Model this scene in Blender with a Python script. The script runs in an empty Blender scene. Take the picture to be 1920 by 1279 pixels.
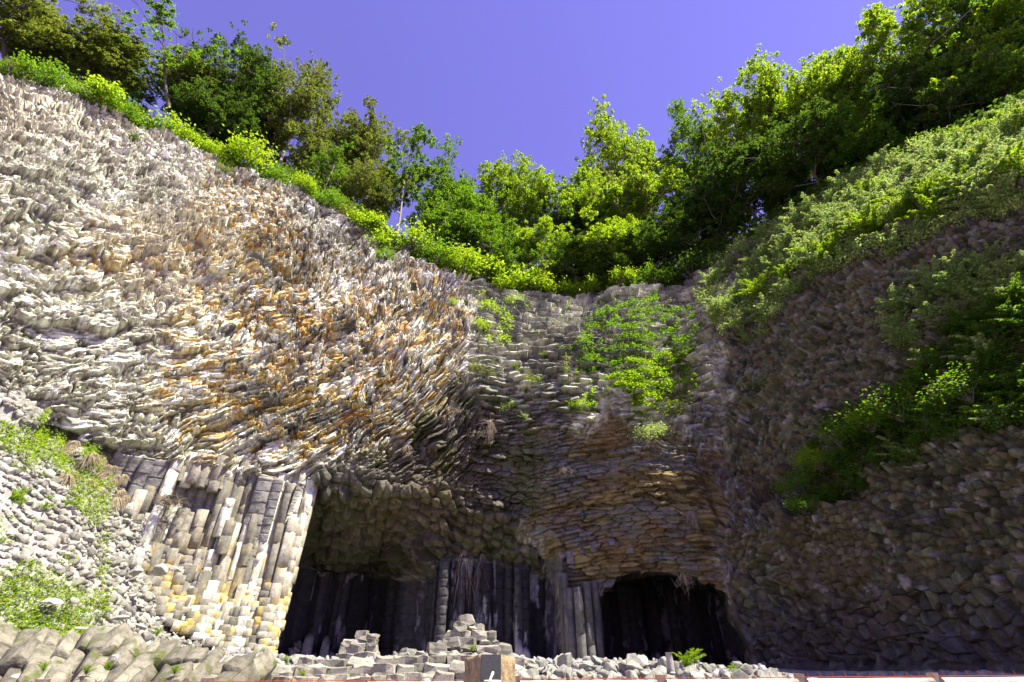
import bpy, math, random
import numpy as np
from mathutils import Vector, Matrix, noise as mnoise

random.seed(11)
RS = np.random.RandomState(11)
scene = bpy.context.scene
COL = scene.collection

# ------------------------------------------------------------------ camera model
F = 907.0
PITCH = math.radians(33.8)
CP, SP = math.cos(PITCH), math.sin(PITCH)
EYE = 1.3
YH = 639.5 + F * SP / CP
YV = 639.5 - F * CP / SP

def ray(px, py):
    a = (px - 960.0) / F
    b = (639.5 - py) / F
    return a, CP - b * SP, SP + b * CP

def at_r(px, py, r):
    dx, dy, dz = ray(px, py)
    h = math.hypot(dx, dy)
    return Vector((dx / h * r, dy / h * r, EYE + dz / h * r))

def at_y(px, py, Y):
    dx, dy, dz = ray(px, py)
    return Vector((dx / dy * Y, Y, EYE + dz / dy * Y))

def project(x, y, z):
    d = y * CP + (z - EYE) * SP
    u = -y * SP + (z - EYE) * CP
    d = np.maximum(d, 0.05)
    return 960 + F * x / d, 639.5 - F * u / d

# ------------------------------------------------------------------ numpy noise
def _hash(ix, iy, s):
    h = (ix.astype(np.int64) * 374761393 + iy.astype(np.int64) * 668265263 + s * 974711) & 0xFFFFFFFF
    h = ((h ^ (h >> 13)) * 1274126177) & 0xFFFFFFFF
    h = ((h ^ (h >> 16)) * 2246822519) & 0xFFFFFFFF
    h = h ^ (h >> 15)
    return (h & 0xFFFFFF) / float(0x1000000)

def vnoise(x, y, s=0):
    ix, iy = np.floor(x), np.floor(y)
    fx, fy = x - ix, y - iy
    fx = fx * fx * (3 - 2 * fx)
    fy = fy * fy * (3 - 2 * fy)
    a = _hash(ix, iy, s); b = _hash(ix + 1, iy, s)
    c = _hash(ix, iy + 1, s); d = _hash(ix + 1, iy + 1, s)
    return (a + (b - a) * fx) * (1 - fy) + (c + (d - c) * fx) * fy

def fbm(x, y, s=0, octv=4, gain=0.5):
    t = 0; amp = 1.0; tot = 0
    for o in range(octv):
        t = t + amp * vnoise(x * 2 ** o + 17.3 * o, y * 2 ** o - 9.1 * o, s + 31 * o)
        tot += amp; amp *= gain
    return t / tot

def voronoi(x, y, s=0, jit=0.9):
    """F1, F2, four random numbers of the nearest cell, offset from its centre"""
    ix, iy = np.floor(x), np.floor(y)
    d1 = np.full(x.shape, 1e9); d2 = np.full(x.shape, 1e9)
    cx = np.zeros_like(x); cy = np.zeros_like(x); ox = np.zeros_like(x); oy = np.zeros_like(x)
    for i in (-1, 0, 1):
        for j in (-1, 0, 1):
            gx, gy = ix + i, iy + j
            qx = gx + 0.5 + jit * (_hash(gx, gy, s) - 0.5)
            qy = gy + 0.5 + jit * (_hash(gx, gy, s + 1) - 0.5)
            ddx, ddy = x - qx, y - qy
            d = ddx * ddx + ddy * ddy
            m = d < d1
            d2 = np.where(m, d1, np.minimum(d2, d))
            d1 = np.where(m, d, d1)
            cx = np.where(m, gx, cx); cy = np.where(m, gy, cy)
            ox = np.where(m, ddx, ox); oy = np.where(m, ddy, oy)
    R = [_hash(cx, cy, s + 50 + k) for k in range(4)]
    return np.sqrt(d1), np.sqrt(d2), R, ox, oy

def sstep(a, b, x):
    t = np.clip((x - a) / (b - a), 0, 1)
    return t * t * (3 - 2 * t)

def gsmooth(a, sig, axis=0):
    n = int(sig * 3) + 1
    k = np.exp(-0.5 * (np.arange(-n, n + 1) / sig) ** 2); k /= k.sum()
    pad = [(0, 0)] * a.ndim; pad[axis] = (n, n)
    b = np.pad(a, pad, mode='edge'); L = a.shape[axis]; out = np.zeros(a.shape)
    for i, w_ in enumerate(k):
        sl_ = [slice(None)] * a.ndim; sl_[axis] = slice(i, i + L)
        out += w_ * b[tuple(sl_)]
    return out

# ------------------------------------------------------------------ object helpers
def link(o):
    COL.objects.link(o); return o

def tag(o, label=None, cat=None, group=None, kind=None):
    if label: o['label'] = label
    if cat: o['category'] = cat
    if group: o['group'] = group
    if kind: o['kind'] = kind
    return o

def empty(name, loc, rz=0.0):
    o = bpy.data.objects.new(name, None); o.location = loc; o.rotation_euler = (0, 0, rz)
    o.empty_display_size = 0.2
    return link(o)

def np_mesh(name, V, Fc, mat=None, col=None, smooth=False):
    """V (n,3) array, Fc (m,4) or (m,3) int array or a list of such"""
    me = bpy.data.meshes.new(name)
    fl = Fc if isinstance(Fc, list) else [Fc]
    fl = [np.asarray(f, dtype=np.int32) for f in fl if len(f)]
    nl = sum(f.size for f in fl); nf = sum(len(f) for f in fl)
    me.vertices.add(len(V)); me.vertices.foreach_set('co', np.asarray(V, dtype=np.float32).ravel())
    me.loops.add(nl); me.polygons.add(nf)
    me.loops.foreach_set('vertex_index', np.concatenate([f.ravel() for f in fl]))
    st = []; base = 0
    for f in fl:
        st.append(base + np.arange(len(f)) * f.shape[1]); base += f.size
    me.polygons.foreach_set('loop_start', np.concatenate(st).astype(np.int32))
    if smooth: me.polygons.foreach_set('use_smooth', np.ones(nf, dtype=bool))
    me.update(calc_edges=True)
    if col is not None:
        a = me.color_attributes.new('Col', 'FLOAT_COLOR', 'POINT')
        c = np.ones((len(V), 4), dtype=np.float32); c[:, :3] = col
        a.data.foreach_set('color', c.ravel())
    if mat: me.materials.append(mat)
    return me

def obj(name, me, parent=None, loc=None):
    o = bpy.data.objects.new(name, me)
    if parent: o.parent = parent
    if loc is not None: o.location = loc
    return link(o)

# ------------------------------------------------------------------ materials
def new_mat(name):
    m = bpy.data.materials.new(name); m.use_nodes = True
    nt = m.node_tree; nt.nodes.clear()
    out = nt.nodes.new('ShaderNodeOutputMaterial')
    return m, nt, out

def N(nt, typ, **kw):
    n = nt.nodes.new(typ)
    for k, v in kw.items():
        if k in n.inputs: n.inputs[k].default_value = v
        else: setattr(n, k, v)
    return n

def rock_material(name, use_attr=True, base=(0.3, 0.29, 0.27), rough=0.9, scale=6.0, bump=0.25, bdist=0.05, lichen=None, tint_random=False, cont=0.6):
    m, nt, out = new_mat(name)
    L = nt.links.new
    bs = N(nt, 'ShaderNodeBsdfPrincipled'); bs.inputs['Roughness'].default_value = rough
    bs.inputs['Specular IOR Level'].default_value = 0.25
    L(bs.outputs[0], out.inputs[0])
    tc = N(nt, 'ShaderNodeTexCoord'); src = tc.outputs['Object']
    n1 = N(nt, 'ShaderNodeTexNoise'); n1.inputs['Scale'].default_value = scale; n1.inputs['Detail'].default_value = 8; n1.inputs['Roughness'].default_value = 0.65
    L(src, n1.inputs['Vector'])
    ramp = N(nt, 'ShaderNodeMapRange'); ramp.inputs['From Min'].default_value = 0.3; ramp.inputs['From Max'].default_value = 0.7
    ramp.inputs['To Min'].default_value = 1 - cont * 0.6; ramp.inputs['To Max'].default_value = 1 + cont * 0.55
    L(n1.outputs['Fac'], ramp.inputs['Value'])
    mul = N(nt, 'ShaderNodeMixRGB', blend_type='MULTIPLY'); mul.inputs[0].default_value = 1.0
    if use_attr:
        at = N(nt, 'ShaderNodeAttribute'); at.attribute_name = 'Col'; L(at.outputs['Color'], mul.inputs[1])
    else:
        mul.inputs[1].default_value = (*base, 1)
    L(ramp.outputs[0], mul.inputs[2])
    last = mul.outputs[0]
    if tint_random:
        oi = N(nt, 'ShaderNodeObjectInfo')
        hv = N(nt, 'ShaderNodeMapRange'); hv.inputs['To Min'].default_value = 0.72; hv.inputs['To Max'].default_value = 1.22
        L(oi.outputs['Random'], hv.inputs['Value'])
        m2 = N(nt, 'ShaderNodeMixRGB', blend_type='MULTIPLY'); m2.inputs[0].default_value = 1.0
        L(last, m2.inputs[1]); L(hv.outputs[0], m2.inputs[2]); last = m2.outputs[0]
    if lichen:
        n2 = N(nt, 'ShaderNodeTexNoise'); n2.inputs['Scale'].default_value = lichen[3]; n2.inputs['Detail'].default_value = 6
        geo = N(nt, 'ShaderNodeNewGeometry'); L(geo.outputs['Position'], n2.inputs['Vector'])
        r2 = N(nt, 'ShaderNodeMapRange'); r2.inputs['From Min'].default_value = lichen[4]; r2.inputs['From Max'].default_value = lichen[4] + 0.1
        L(n2.outputs['Fac'], r2.inputs['Value'])
        m3 = N(nt, 'ShaderNodeMixRGB', blend_type='MIX'); 
        if len(lichen) > 5:
            sx_ = N(nt, 'ShaderNodeSeparateXYZ'); L(geo.outputs['Position'], sx_.inputs[0])
            zr = N(nt, 'ShaderNodeMapRange'); zr.inputs['From Min'].default_value = lichen[5]; zr.inputs['From Max'].default_value = lichen[6]; zr.inputs['To Min'].default_value = 1.0; zr.inputs['To Max'].default_value = 0.12
            L(sx_.outputs['Z'], zr.inputs['Value']); mm = N(nt, 'ShaderNodeMath', operation='MULTIPLY'); L(r2.outputs[0], mm.inputs[0]); L(zr.outputs[0], mm.inputs[1]); L(mm.outputs[0], m3.inputs[0])
        else: L(r2.outputs[0], m3.inputs[0])
        L(last, m3.inputs[1]); m3.inputs[2].default_value = (*lichen[:3], 1)
        last = m3.outputs[0]
    L(last, bs.inputs['Base Color'])
    n3 = N(nt, 'ShaderNodeTexNoise'); n3.inputs['Scale'].default_value = scale * 2.2; n3.inputs['Detail'].default_value = 10; n3.inputs['Roughness'].default_value = 0.7
    L(src, n3.inputs['Vector'])
    bp = N(nt, 'ShaderNodeBump'); bp.inputs['Strength'].default_value = bump; bp.inputs['Distance'].default_value = bdist
    L(n3.outputs['Fac'], bp.inputs['Height']); L(bp.outputs[0], bs.inputs['Normal'])
    return m

def leaf_material(name, c1, c2, trans, tw=0.45, nscale=0.6, spec=0.3):
    """two leaf greens mixed by noise and per object; light passes through the leaves"""
    m, nt, out = new_mat(name); L = nt.links.new
    tc = N(nt, 'ShaderNodeTexCoord')
    no = N(nt, 'ShaderNodeTexNoise'); no.inputs['Scale'].default_value = nscale; no.inputs['Detail'].default_value = 5
    L(tc.outputs['Object'], no.inputs['Vector'])
    at = N(nt, 'ShaderNodeAttribute'); at.attribute_name = 'Col'
    oi = N(nt, 'ShaderNodeObjectInfo')
    add = N(nt, 'ShaderNodeMath', operation='MULTIPLY_ADD'); L(oi.outputs['Random'], add.inputs[0]); add.inputs[1].default_value = 0.5; L(no.outputs['Fac'], add.inputs[2])
    mr = N(nt, 'ShaderNodeMapRange'); mr.inputs['From Min'].default_value = 0.45; mr.inputs['From Max'].default_value = 1.05; L(add.outputs[0], mr.inputs['Value'])
    mx = N(nt, 'ShaderNodeMixRGB'); mx.inputs[1].default_value = (*c1, 1); mx.inputs[2].default_value = (*c2, 1); L(mr.outputs[0], mx.inputs[0])
    ml = N(nt, 'ShaderNodeMixRGB', blend_type='MULTIPLY'); ml.inputs[0].default_value = 1; L(mx.outputs[0], ml.inputs[1]); L(at.outputs['Color'], ml.inputs[2])
    d = N(nt, 'ShaderNodeBsdfPrincipled'); d.inputs['Roughness'].default_value = 0.55; d.inputs['Specular IOR Level'].default_value = spec
    L(ml.outputs[0], d.inputs['Base Color'])
    t = N(nt, 'ShaderNodeBsdfTranslucent')
    tm = N(nt, 'ShaderNodeMixRGB', blend_type='MULTIPLY'); tm.inputs[0].default_value = 1; tm.inputs[1].default_value = (*trans, 1); L(at.outputs['Color'], tm.inputs[2])
    L(tm.outputs[0], t.inputs['Color'])
    mix = N(nt, 'ShaderNodeMixShader'); mix.inputs[0].default_value = tw
    L(d.outputs[0], mix.inputs[1]); L(t.outputs[0], mix.inputs[2]); L(mix.outputs[0], out.inputs[0])
    return m

M = {}
M['cliff'] = rock_material('cliff_rock', True, scale=3.0, bump=0.55, bdist=0.12, cont=0.75)
M['column'] = rock_material('column_rock', True, scale=3.5, bump=0.5, bdist=0.06, cont=0.7)
M['buttress'] = rock_material('buttress_rock', True, scale=3.5, bump=0.6, bdist=0.06, cont=0.85, lichen=(0.46, 0.35, 0.10, 1.7, 0.50, 3.0, 6.0))
M['stone'] = rock_material('stone', True, scale=5.0, bump=0.5, bdist=0.05, cont=0.7, tint_random=True)
M['ground'] = rock_material('ground', False, base=(0.16, 0.145, 0.12), scale=2.0)

# ------------------------------------------------------------------ camera, sky, sun
cam = bpy.data.cameras.new('camera'); cam.sensor_width = 36.0; cam.lens = 36.0 * F / 1920.0
cam.clip_start = 0.05; cam.clip_end = 3000
co = bpy.data.objects.new('camera', cam); link(co)
co.location = (0, 0, EYE); co.rotation_euler = (math.radians(90) + PITCH, 0, 0)
scene.camera = co

SUN_AZ, SUN_EL = math.radians(119), math.radians(60)
sv = Vector((math.sin(SUN_AZ) * math.cos(SUN_EL), math.cos(SUN_AZ) * math.cos(SUN_EL), math.sin(SUN_EL)))
sl = bpy.data.lights.new('sun', 'SUN'); sl.energy = 5.0; sl.angle = math.radians(0.53); sl.color = (1.0, 0.94, 0.82)
so = bpy.data.objects.new('sun', sl); link(so); so.rotation_euler = sv.to_track_quat('Z', 'Y').to_euler(); so.location = sv * 80

w = bpy.data.worlds.new('World'); scene.world = w; w.use_nodes = True
wn = w.node_tree; wn.nodes.clear()
wo = wn.nodes.new('ShaderNodeOutputWorld'); bg = wn.nodes.new('ShaderNodeBackground'); bg.inputs[1].default_value = 0.053
sky = wn.nodes.new('ShaderNodeTexSky'); sky.sky_type = 'NISHITA'; sky.sun_disc = False
sky.sun_elevation = SUN_EL; sky.sun_rotation = SUN_AZ; sky.air_density = 1.0; sky.dust_density = 0.0; sky.ozone_density = 3.5
tint = wn.nodes.new('ShaderNodeMixRGB'); tint.blend_type = 'MULTIPLY'; tint.inputs[0].default_value = 1.0; tint.inputs[2].default_value = (2.16, 1.17, 2.05, 1)
wn.links.new(sky.outputs[0], tint.inputs[1]); wn.links.new(tint.outputs[0], bg.inputs[0]); wn.links.new(bg.outputs[0], wo.inputs[0])

scene.view_settings.view_transform = 'Standard'; scene.view_settings.look = 'None'
scene.view_settings.exposure = 1.42; scene.view_settings.gamma = 1.0
scene.render.engine = 'CYCLES'
scene.cycles.max_bounces = 8; scene.cycles.diffuse_bounces = 2; scene.cycles.transmission_bounces = 4
scene.cycles.use_denoising = True

# ================================================================== THE CLIFF
def curve(pts):
    p = np.array(pts, float); return p[:, 0], p[:, 1]

C_TOP = curve([(-900, -90), (-500, 20), (-200, 100), (0, 142), (130, 168), (250, 228), (330, 250), (430, 305), (560, 342), (650, 395), (730, 455), (850, 512), (940, 548), (1130, 542), (1280, 540), (1340, 500), (1420, 440), (1520, 380), (1650, 320), (1800, 270), (1920, 215), (2100, 140), (2600, -60)])
C_LIP = curve([(-600, 700), (-200, 745), (0, 775), (120, 805), (230, 850), (330, 865), (480, 885), (600, 905), (700, 915), (800, 935), (900, 955), (1000, 975), (1040, 1000), (1075, 1060), (1128, 1128), (1150, 1102), (1185, 1088), (1220, 1083), (1290, 1090), (1350, 1112), (1385, 1170), (1400, 1215), (1440, 1190), (1600, 1130), (1900, 1080), (2600, 1000)])
C_CEIL = curve([(300, 1060), (480, 1062), (560, 1055), (700, 1062), (760, 1065), (850, 1040), (950, 1050), (1050, 1090), (1130, 1088), (1260, 1092), (1350, 1122), (1395, 1225), (1500, 1215), (2600, 1160)])
C_L1B = curve([(1200, 1000), (1400, 1040), (1470, 965), (1560, 950), (1640, 880), (1760, 830), (1920, 800), (2100, 760), (2600, 700)])
C_L1T = curve([(1200, 900), (1400, 980), (1470, 900), (1560, 805), (1680, 760), (1720, 640), (1920, 530), (2100, 430), (2600, 250)])
C_L2 = curve([(1200, 620), (1320, 640), (1450, 640), (1500, 565), (1650, 505), (1800, 435), (1920, 395), (2100, 330), (2600, 150)])

NA = 1850
AZ = np.radians(np.linspace(-72, 69, NA))
TAN = np.tan(AZ)
PXH = 960 + TAN * F / CP

ygrid = np.linspace(-1200, 1500, 2701)
def feature_py(crv):
    out = np.zeros(NA)
    for i in range(NA):
        px = 960 + TAN[i] * (F / CP) * (ygrid - YV) / (YH - YV)
        px = np.where(ygrid > YV + 5, px, 960 + TAN[i] * (F / CP) * 5 / (YH - YV))
        f = ygrid - np.interp(px, *crv)
        s = np.where((f[:-1] <= 0) & (f[1:] > 0))[0]
        out[i] = ygrid[s[-1]] if len(s) else ygrid[np.argmin(np.abs(f))]
    return out

def tan_el(py):
    b = (639.5 - py) / F
    fwd = CP - b * SP; up = SP + b * CP
    return up / (np.maximum(fwd, 0.05) / np.cos(AZ))

PLAN = np.array([(-30, -6), (-27.5, 0), (-26, 6), (-24.2, 12), (-20.5, 18), (-15, 22.6), (-8.5, 25.6), (0, 27.5), (5.5, 27.3), (9.8, 25), (12.4, 21), (14.2, 17), (15.6, 12), (17, 6), (18.5, 0)], float)
def plan_r(az):
    d = np.array([math.sin(az), math.cos(az)]); best = 40
    for (p, q) in zip(PLAN[:-1], PLAN[1:]):
        e = q - p; den = d[0] * e[1] - d[1] * e[0]
        if abs(den) < 1e-9: continue
        t = (p[0] * e[1] - p[1] * e[0]) / den; s = (p[0] * d[1] - p[1] * d[0]) / den
        if -1e-6 <= s <= 1 + 1e-6 and t > 0: best = min(best, t)
    return best
RM = gsmooth(np.array([plan_r(a) for a in AZ]), 25)

def lut(pts, x=None):
    p = np.array(pts, float); return np.interp(PXH if x is None else x, p[:, 0], p[:, 1])

wR = sstep(1330, 1560, PXH)
cave = sstep(497, 522, PXH) * (1 - sstep(1040, 1062, PXH)) + sstep(1128, 1142, PXH) * (1 - sstep(1396, 1412, PXH))
deep = lut([(490, 6), (540, 9.5), (690, 10.5), (750, 6.0), (800, 3.8), (1000, 3.4), (1060, 4.5), (1130, 8), (1250, 11), (1380, 9), (1420, 6)])
def zof(r, py): return EYE + r * tan_el(py)

# knots ---------------------------------------------------------------
K = 12
KR = np.zeros((K, NA)); KZ = np.zeros((K, NA))
left = 1 - sstep(470, 510, PXH)
right = sstep(1396, 1420, PXH)
r_top = RM + lut([(-3000, 6), (-1200, 5.5), (0, 4.0), (500, 3.5), (900, 3.0), (1300, 4.0), (1600, 9), (3000, 11)])
z_top = zof(r_top, gsmooth(feature_py(C_TOP), 4))
lip_off = lut([(-3000, 0.3), (0, 0.3), (480, 0.3), (560, 0.2), (620, 0.1), (720, 0.9), (850, 1.9), (1000, 1.9), (1130, 1.7), (1330, 1.2), (1400, -0.2), (3000, -0.2)])
bul = lut([(-3000, -0.5), (-300, -0.5), (200, -0.5), (500, -0.8), (600, -1.2), (720, -1.9), (850, -2.2), (1000, -2.4), (1250, -2.6), (1400, -0.6), (3000, 0)])
py_lip = gsmooth(feature_py(C_LIP), 3)
zl_s = gsmooth(zof(RM + lip_off, py_lip), 70)
def rface(z):
    q = np.clip((z - zl_s) / (z_top - zl_s), 0, 1)
    return RM + lip_off + (r_top - RM - lip_off) * q ** 1.25 + bul * np.sin(np.pi * q)
r_lip = RM + lip_off
for _ in range(3):
    z_lip = zof(r_lip, py_lip); r_lip = rface(z_lip)
z_lip = zof(r_lip, py_lip)
r_cb = RM + deep; z_cb = zof(r_cb, gsmooth(feature_py(C_CEIL), 3))
# scree on the left
z_scree = lut([(-3000, 12), (-900, 11.8), (-300, 10.4), (-150, 9.6), (40, 7.9), (180, 5.4), (300, 2.7), (400, 2.0), (500, 1.5), (520, 1.3), (3000, 1.1)])
fr = RM - lut([(-3000, 12), (-300, 9.5), (150, 8), (480, 6.0), (560, 5.0), (1400, 5.0), (1600, 2.5), (3000, 1.5)])
KR[0] = fr; KZ[0] = lut([(-3000, 0.9), (500, 0.9), (1300, 0.9), (1500, 0.4), (3000, 0.2)])
pill = sstep(1040, 1056, PXH) * (1 - sstep(1132, 1148, PXH))
r1_nc = RM + left * 0.6 + 2.2 * pill
KR[1] = r1_nc * (1 - cave) + (RM + deep) * cave; KZ[1] = z_scree * (1 - cave) + lut([(500, 1.35), (1050, 1.3), (1400, 1.2)]) * cave
r2_nc = RM + 0.5 * left + 0.1 + 2.0 * pill
z2_nc = KZ[1] + (z_lip - KZ[1]) * 0.55
KR[2] = r2_nc * (1 - cave) + r_cb * cave; KZ[2] = z2_nc * (1 - cave) + np.maximum(z_cb, 2.0) * cave
KR[2] = np.where(PXH > 1412, RM, KR[2]); KZ[2] = np.where(PXH > 1412, (KZ[1] + z_lip) / 2, KZ[2])
KR[3] = r_lip; KZ[3] = z_lip
# face
def face(q):
    z = z_lip + (z_top - z_lip) * q
    return rface(z), z
r_l1b = RM - 0.3; z_l1b = zof(r_l1b, gsmooth(feature_py(C_L1B), 8))
r_l1t = RM + 2.4; z_l1t = zof(r_l1t, gsmooth(feature_py(C_L1T), 8))
r_l2 = RM + lut([(1300, 1.0), (1500, 3.2), (3000, 3.8)]); z_l2 = zof(r_l2, gsmooth(feature_py(C_L2), 8))
z_l1b = np.maximum(z_l1b, z_lip + 0.5); z_l1t = np.maximum(z_l1t, z_l1b + 0.6); z_l2 = np.maximum(z_l2, z_l1t + 0.6)
for k, q, (rr, zz) in ((4, 0.22, (r_l1b, z_l1b)), (5, 0.45, (r_l1t, z_l1t)), (6, 0.72, (r_l2, z_l2))):
    fr_, fz_ = face(q)
    KR[k] = fr_ * (1 - wR) + rr * wR; KZ[k] = fz_ * (1 - wR) + zz * wR
KR[7] = r_top; KZ[7] = z_top
KR[8] = r_top + 1.6; KZ[8] = z_top + 0.25
KR[9] = r_top + 7; KZ[9] = z_top + lut([(-3000, 3.5), (500, 3.5), (800, 5.0), (1300, 5.5), (1700, 4.0), (3000, 3.5)])
KR[10] = r_top + 26; KZ[10] = z_top + lut([(-1500, 11), (600, 15), (1000, 17), (1300, 17), (2000, 14)])
KR[11] = r_top + 120; KZ[11] = KZ[10] + 10
SEG = [26, 130, 130, 140, 165, 185, 180, 14, 20, 20, 6]
rows_r, rows_z, rows_k = [], [], []
for k, n in enumerate(SEG):
    for j in range(n):
        t = j / n
        rows_r.append(KR[k] * (1 - t) + KR[k + 1] * t); rows_z.append(KZ[k] * (1 - t) + KZ[k + 1] * t); rows_k.append(k + t)
rows_r.append(KR[-1]); rows_z.append(KZ[-1]); rows_k.append(11.0)
GR = np.array(rows_r); GZ = np.array(rows_z); GK = np.array(rows_k)
GR = gsmooth(GR, 7, 0); GZ = gsmooth(GZ, 7, 0)
NT = len(GK)
X = GR * np.sin(AZ)[None, :]; Y = GR * np.cos(AZ)[None, :]; Z = GZ
PX, PY = project(X, Y, Z)
KK = np.repeat(GK[:, None], NA, 1); PH = np.repeat(PXH[None, :], NT, 0)

def grid_normals(X, Y, Z):
    P = np.stack([X, Y, Z], -1)
    du = np.gradient(P, axis=1); dv = np.gradient(P, axis=0)
    n = np.cross(du, dv); n /= np.maximum(np.linalg.norm(n, axis=-1, keepdims=True), 1e-9)
    return n
NRM = grid_normals(X, Y, Z)
for c in range(3): NRM[..., c] = gsmooth(gsmooth(NRM[..., c], 4, 0), 4, 1)
NRM /= np.maximum(np.linalg.norm(NRM, axis=-1, keepdims=True), 1e-9)
# which way is out: towards the viewer on the face
mid = NT // 2
if (NRM[mid, NA // 2] @ np.array([0, -1, 0])) < 0: NRM = -NRM

# surface metres
dv_ = np.sqrt(np.diff(GR, axis=0) ** 2 + np.diff(GZ, axis=0) ** 2)
V_ = np.concatenate([np.zeros((1, NA)), np.cumsum(dv_, 0)], 0)
lip_row = int(sum(SEG[:3])); V_ = V_ - V_[lip_row][None, :]
V_ = gsmooth(V_, 12, 1)
du_ = np.sqrt(np.diff(X[lip_row]) ** 2 + np.diff(Y[lip_row]) ** 2)
U_ = np.repeat(np.concatenate([[0], np.cumsum(du_)])[None, :], NT, 0)
U_ = U_ - U_[0, int(np.argmin(np.abs(PXH - 500)))]

# ---- masks by region
jx = (fbm(U_ * 0.5, Z * 0.5, 5, 4) - 0.5); jy = (fbm(U_ * 0.5, Z * 0.5, 77, 4) - 0.5)
MX = PX + jx * 130; MY = PY + jy * 130
isface = sstep(2.9, 3.05, KK) * (1 - sstep(7.05, 7.5, KK))
m_back = (1 - sstep(1.88, 2.0, KK + 0.25 * jx)) * sstep(0.9, 1.0, KK) * np.repeat(cave[None, :], NT, 0)
m_vault = sstep(1.86, 1.96, KK + 0.25 * jx) * (1 - sstep(3.0, 3.5, KK)) * np.repeat((sstep(480, 520, PXH) * (1 - sstep(1040, 1110, PXH)))[None, :], NT, 0)
m_floor = (1 - sstep(0.95, 1.02, KK))
m_right = sstep(1335, 1380, MX) * (1 - m_floor)
m_hood = sstep(985, 1040, MX) * (1 - m_right) * sstep(770, 830, MY) * (1 - m_back) * (1 - m_floor)
m_cent = sstep(860, 930, MX) * (1 - m_right) * (1 - m_hood) * isface
m_soil = sstep(6.97, 7.1, KK)
m_moss_shade = isface * sstep(-40, 40, MY - np.interp(MX, [540, 620, 700, 800, 860, 1040], [930, 905, 855, 790, 730, 800])) * sstep(560, 620, MX) * (1 - sstep(1000, 1060, MX))  # mossy rock plus painted shade below the wall's diagonal shadow edge
m_wallL = np.clip(1 - m_back - m_vault - m_floor - m_right - m_hood - m_cent, 0, 1) * (1 - m_soil)
m_low = (1 - sstep(2.9, 3.0, KK)) * np.repeat(left[None, :], NT, 0) * (1 - m_floor)   # wall behind the buttress
m_wallL = m_wallL * (1 - m_low)

# ---- left wall: shards that follow arcs about a point high on the left
cu, cv = -17.0, 32.0
ru = U_ - cu; rv = (Z - 9.0) - (cv - 9.0)
wu = fbm(U_ * 0.25, Z * 0.25, 3, 3) - 0.5; wv = fbm(U_ * 0.25, Z * 0.25, 8, 3) - 0.5
rad = np.sqrt(ru ** 2 + rv ** 2) + wu * 2.2; ang = np.arctan2(ru, -rv) * 24 + wv * 2.5
def shards(p, q, lp, lq, amp, tilt, s, crease=0.10):
    a = p / lp; b = q / lq
    a = a + 0.25 * (fbm(p * 1.3, q * 1.3, s + 9, 2) - 0.5); b = b + 0.25 * (fbm(p * 1.3, q * 1.3, s + 19, 2) - 0.5)
    d1, d2, R, ox, oy = voronoi(a, b, s)
    e = np.clip((d2 - d1) / 0.22, 0, 1)
    h = amp * (R[0] - 0.5) + amp * 0.5 * ((R[1] - 0.5) * 2.2 * ox) + tilt * (0.55 + 0.9 * R[2]) * oy - crease * (1 - e) ** 2
    return h, R, e
q = rad
wj = 0.9 * (fbm(U_ * 0.7, Z * 0.7, 171, 3) - 0.5); wk = 0.45 * (fbm(U_ * 0.9, Z * 0.9, 172, 3) - 0.5)
ang = ang + wj; q = q + wk
h1, R1, e1 = shards(ang, q, 0.72, 0.21, 0.26, 0.20, 100, 0.14)
h2, R2, e2 = shards(ang + 0.5 * q, q, 0.30, 0.115, 0.14, 0.10, 200, 0.06)
h0, R0, e0 = shards(ang, q + 0.3 * ang, 2.8, 1.2, 0.6, 0.4, 300, 0.0)
big = (fbm(U_ * 0.13, Z * 0.13, 41, 4) - 0.5)
steep = sstep(560, 800, MX)
rdg = 1 - 2 * np.abs(fbm(ang * 0.9, q * 2.4, 173, 4, 0.6) - 0.5)
msk = 0.35 + 0.9 * sstep(0.35, 0.65, fbm(U_ * 0.3, Z * 0.3, 174, 3))
D_L = (h1 + h2) * msk * (0.55 + 0.45 * sstep(230, 480, MY)) + h0 * 0.8 + big * 1.8 - 0.55 * sstep(0.80, 1.0, rdg) * 0.8 + 0.30 * (fbm(ang * 1.3, q * 3.0, 66, 5, 0.7) - 0.5)

# ---- centre: thin stacked slabs
sl_v = Z / 0.27 + 1.3 * (fbm(U_ * 0.22, Z * 0.3, 90, 3) - 0.5) * 2.2 + 0.05 * (U_ - 22)
sl_u = U_ / 0.85 + 0.6 * wu
d1, d2, Rc, oxc, oyc = voronoi(sl_u + 0.5 * np.floor(sl_v), sl_v, 400, 0.85)
ec = np.clip((d2 - d1) / 0.22, 0, 1)
D_C = 0.80 * (Rc[0] - 0.5) - 0.22 * oyc + 0.35 * (Rc[2] - 0.5) * oxc - 0.22 * (1 - ec) ** 2 + big * 1.8 + 0.9 * (fbm(U_ * 0.35, Z * 0.2, 14, 3) - 0.5) + 0.16 * (fbm(U_ * 3, Z * 5, 184, 4, 0.6) - 0.5)
# ---- hood: long curved beds above the right cave
hb = Z + 0.020 * (U_ - U_[0, int(np.argmin(np.abs(PXH - 1200)))]) ** 2 * 0.9 + 0.4 * (wu)
hv = hb / 0.22; hu = U_ / 1.0 + 2.0 * vnoise(np.floor(hv), np.zeros_like(hv), 9)
d1, d2, Rh, oxh, oyh = voronoi(hu, hv, 500, 0.7)
D_H = 0.40 * (Rh[0] - 0.5) - 0.12 * oyh + 0.25 * (Rh[2] - 0.5) * oxh - 0.20 * (1 - np.clip((d2 - d1) / 0.2, 0, 1)) ** 2 + big * 1.2 + 0.16 * (fbm(U_ * 3, Z * 7, 91, 4, 0.6) - 0.5)
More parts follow.
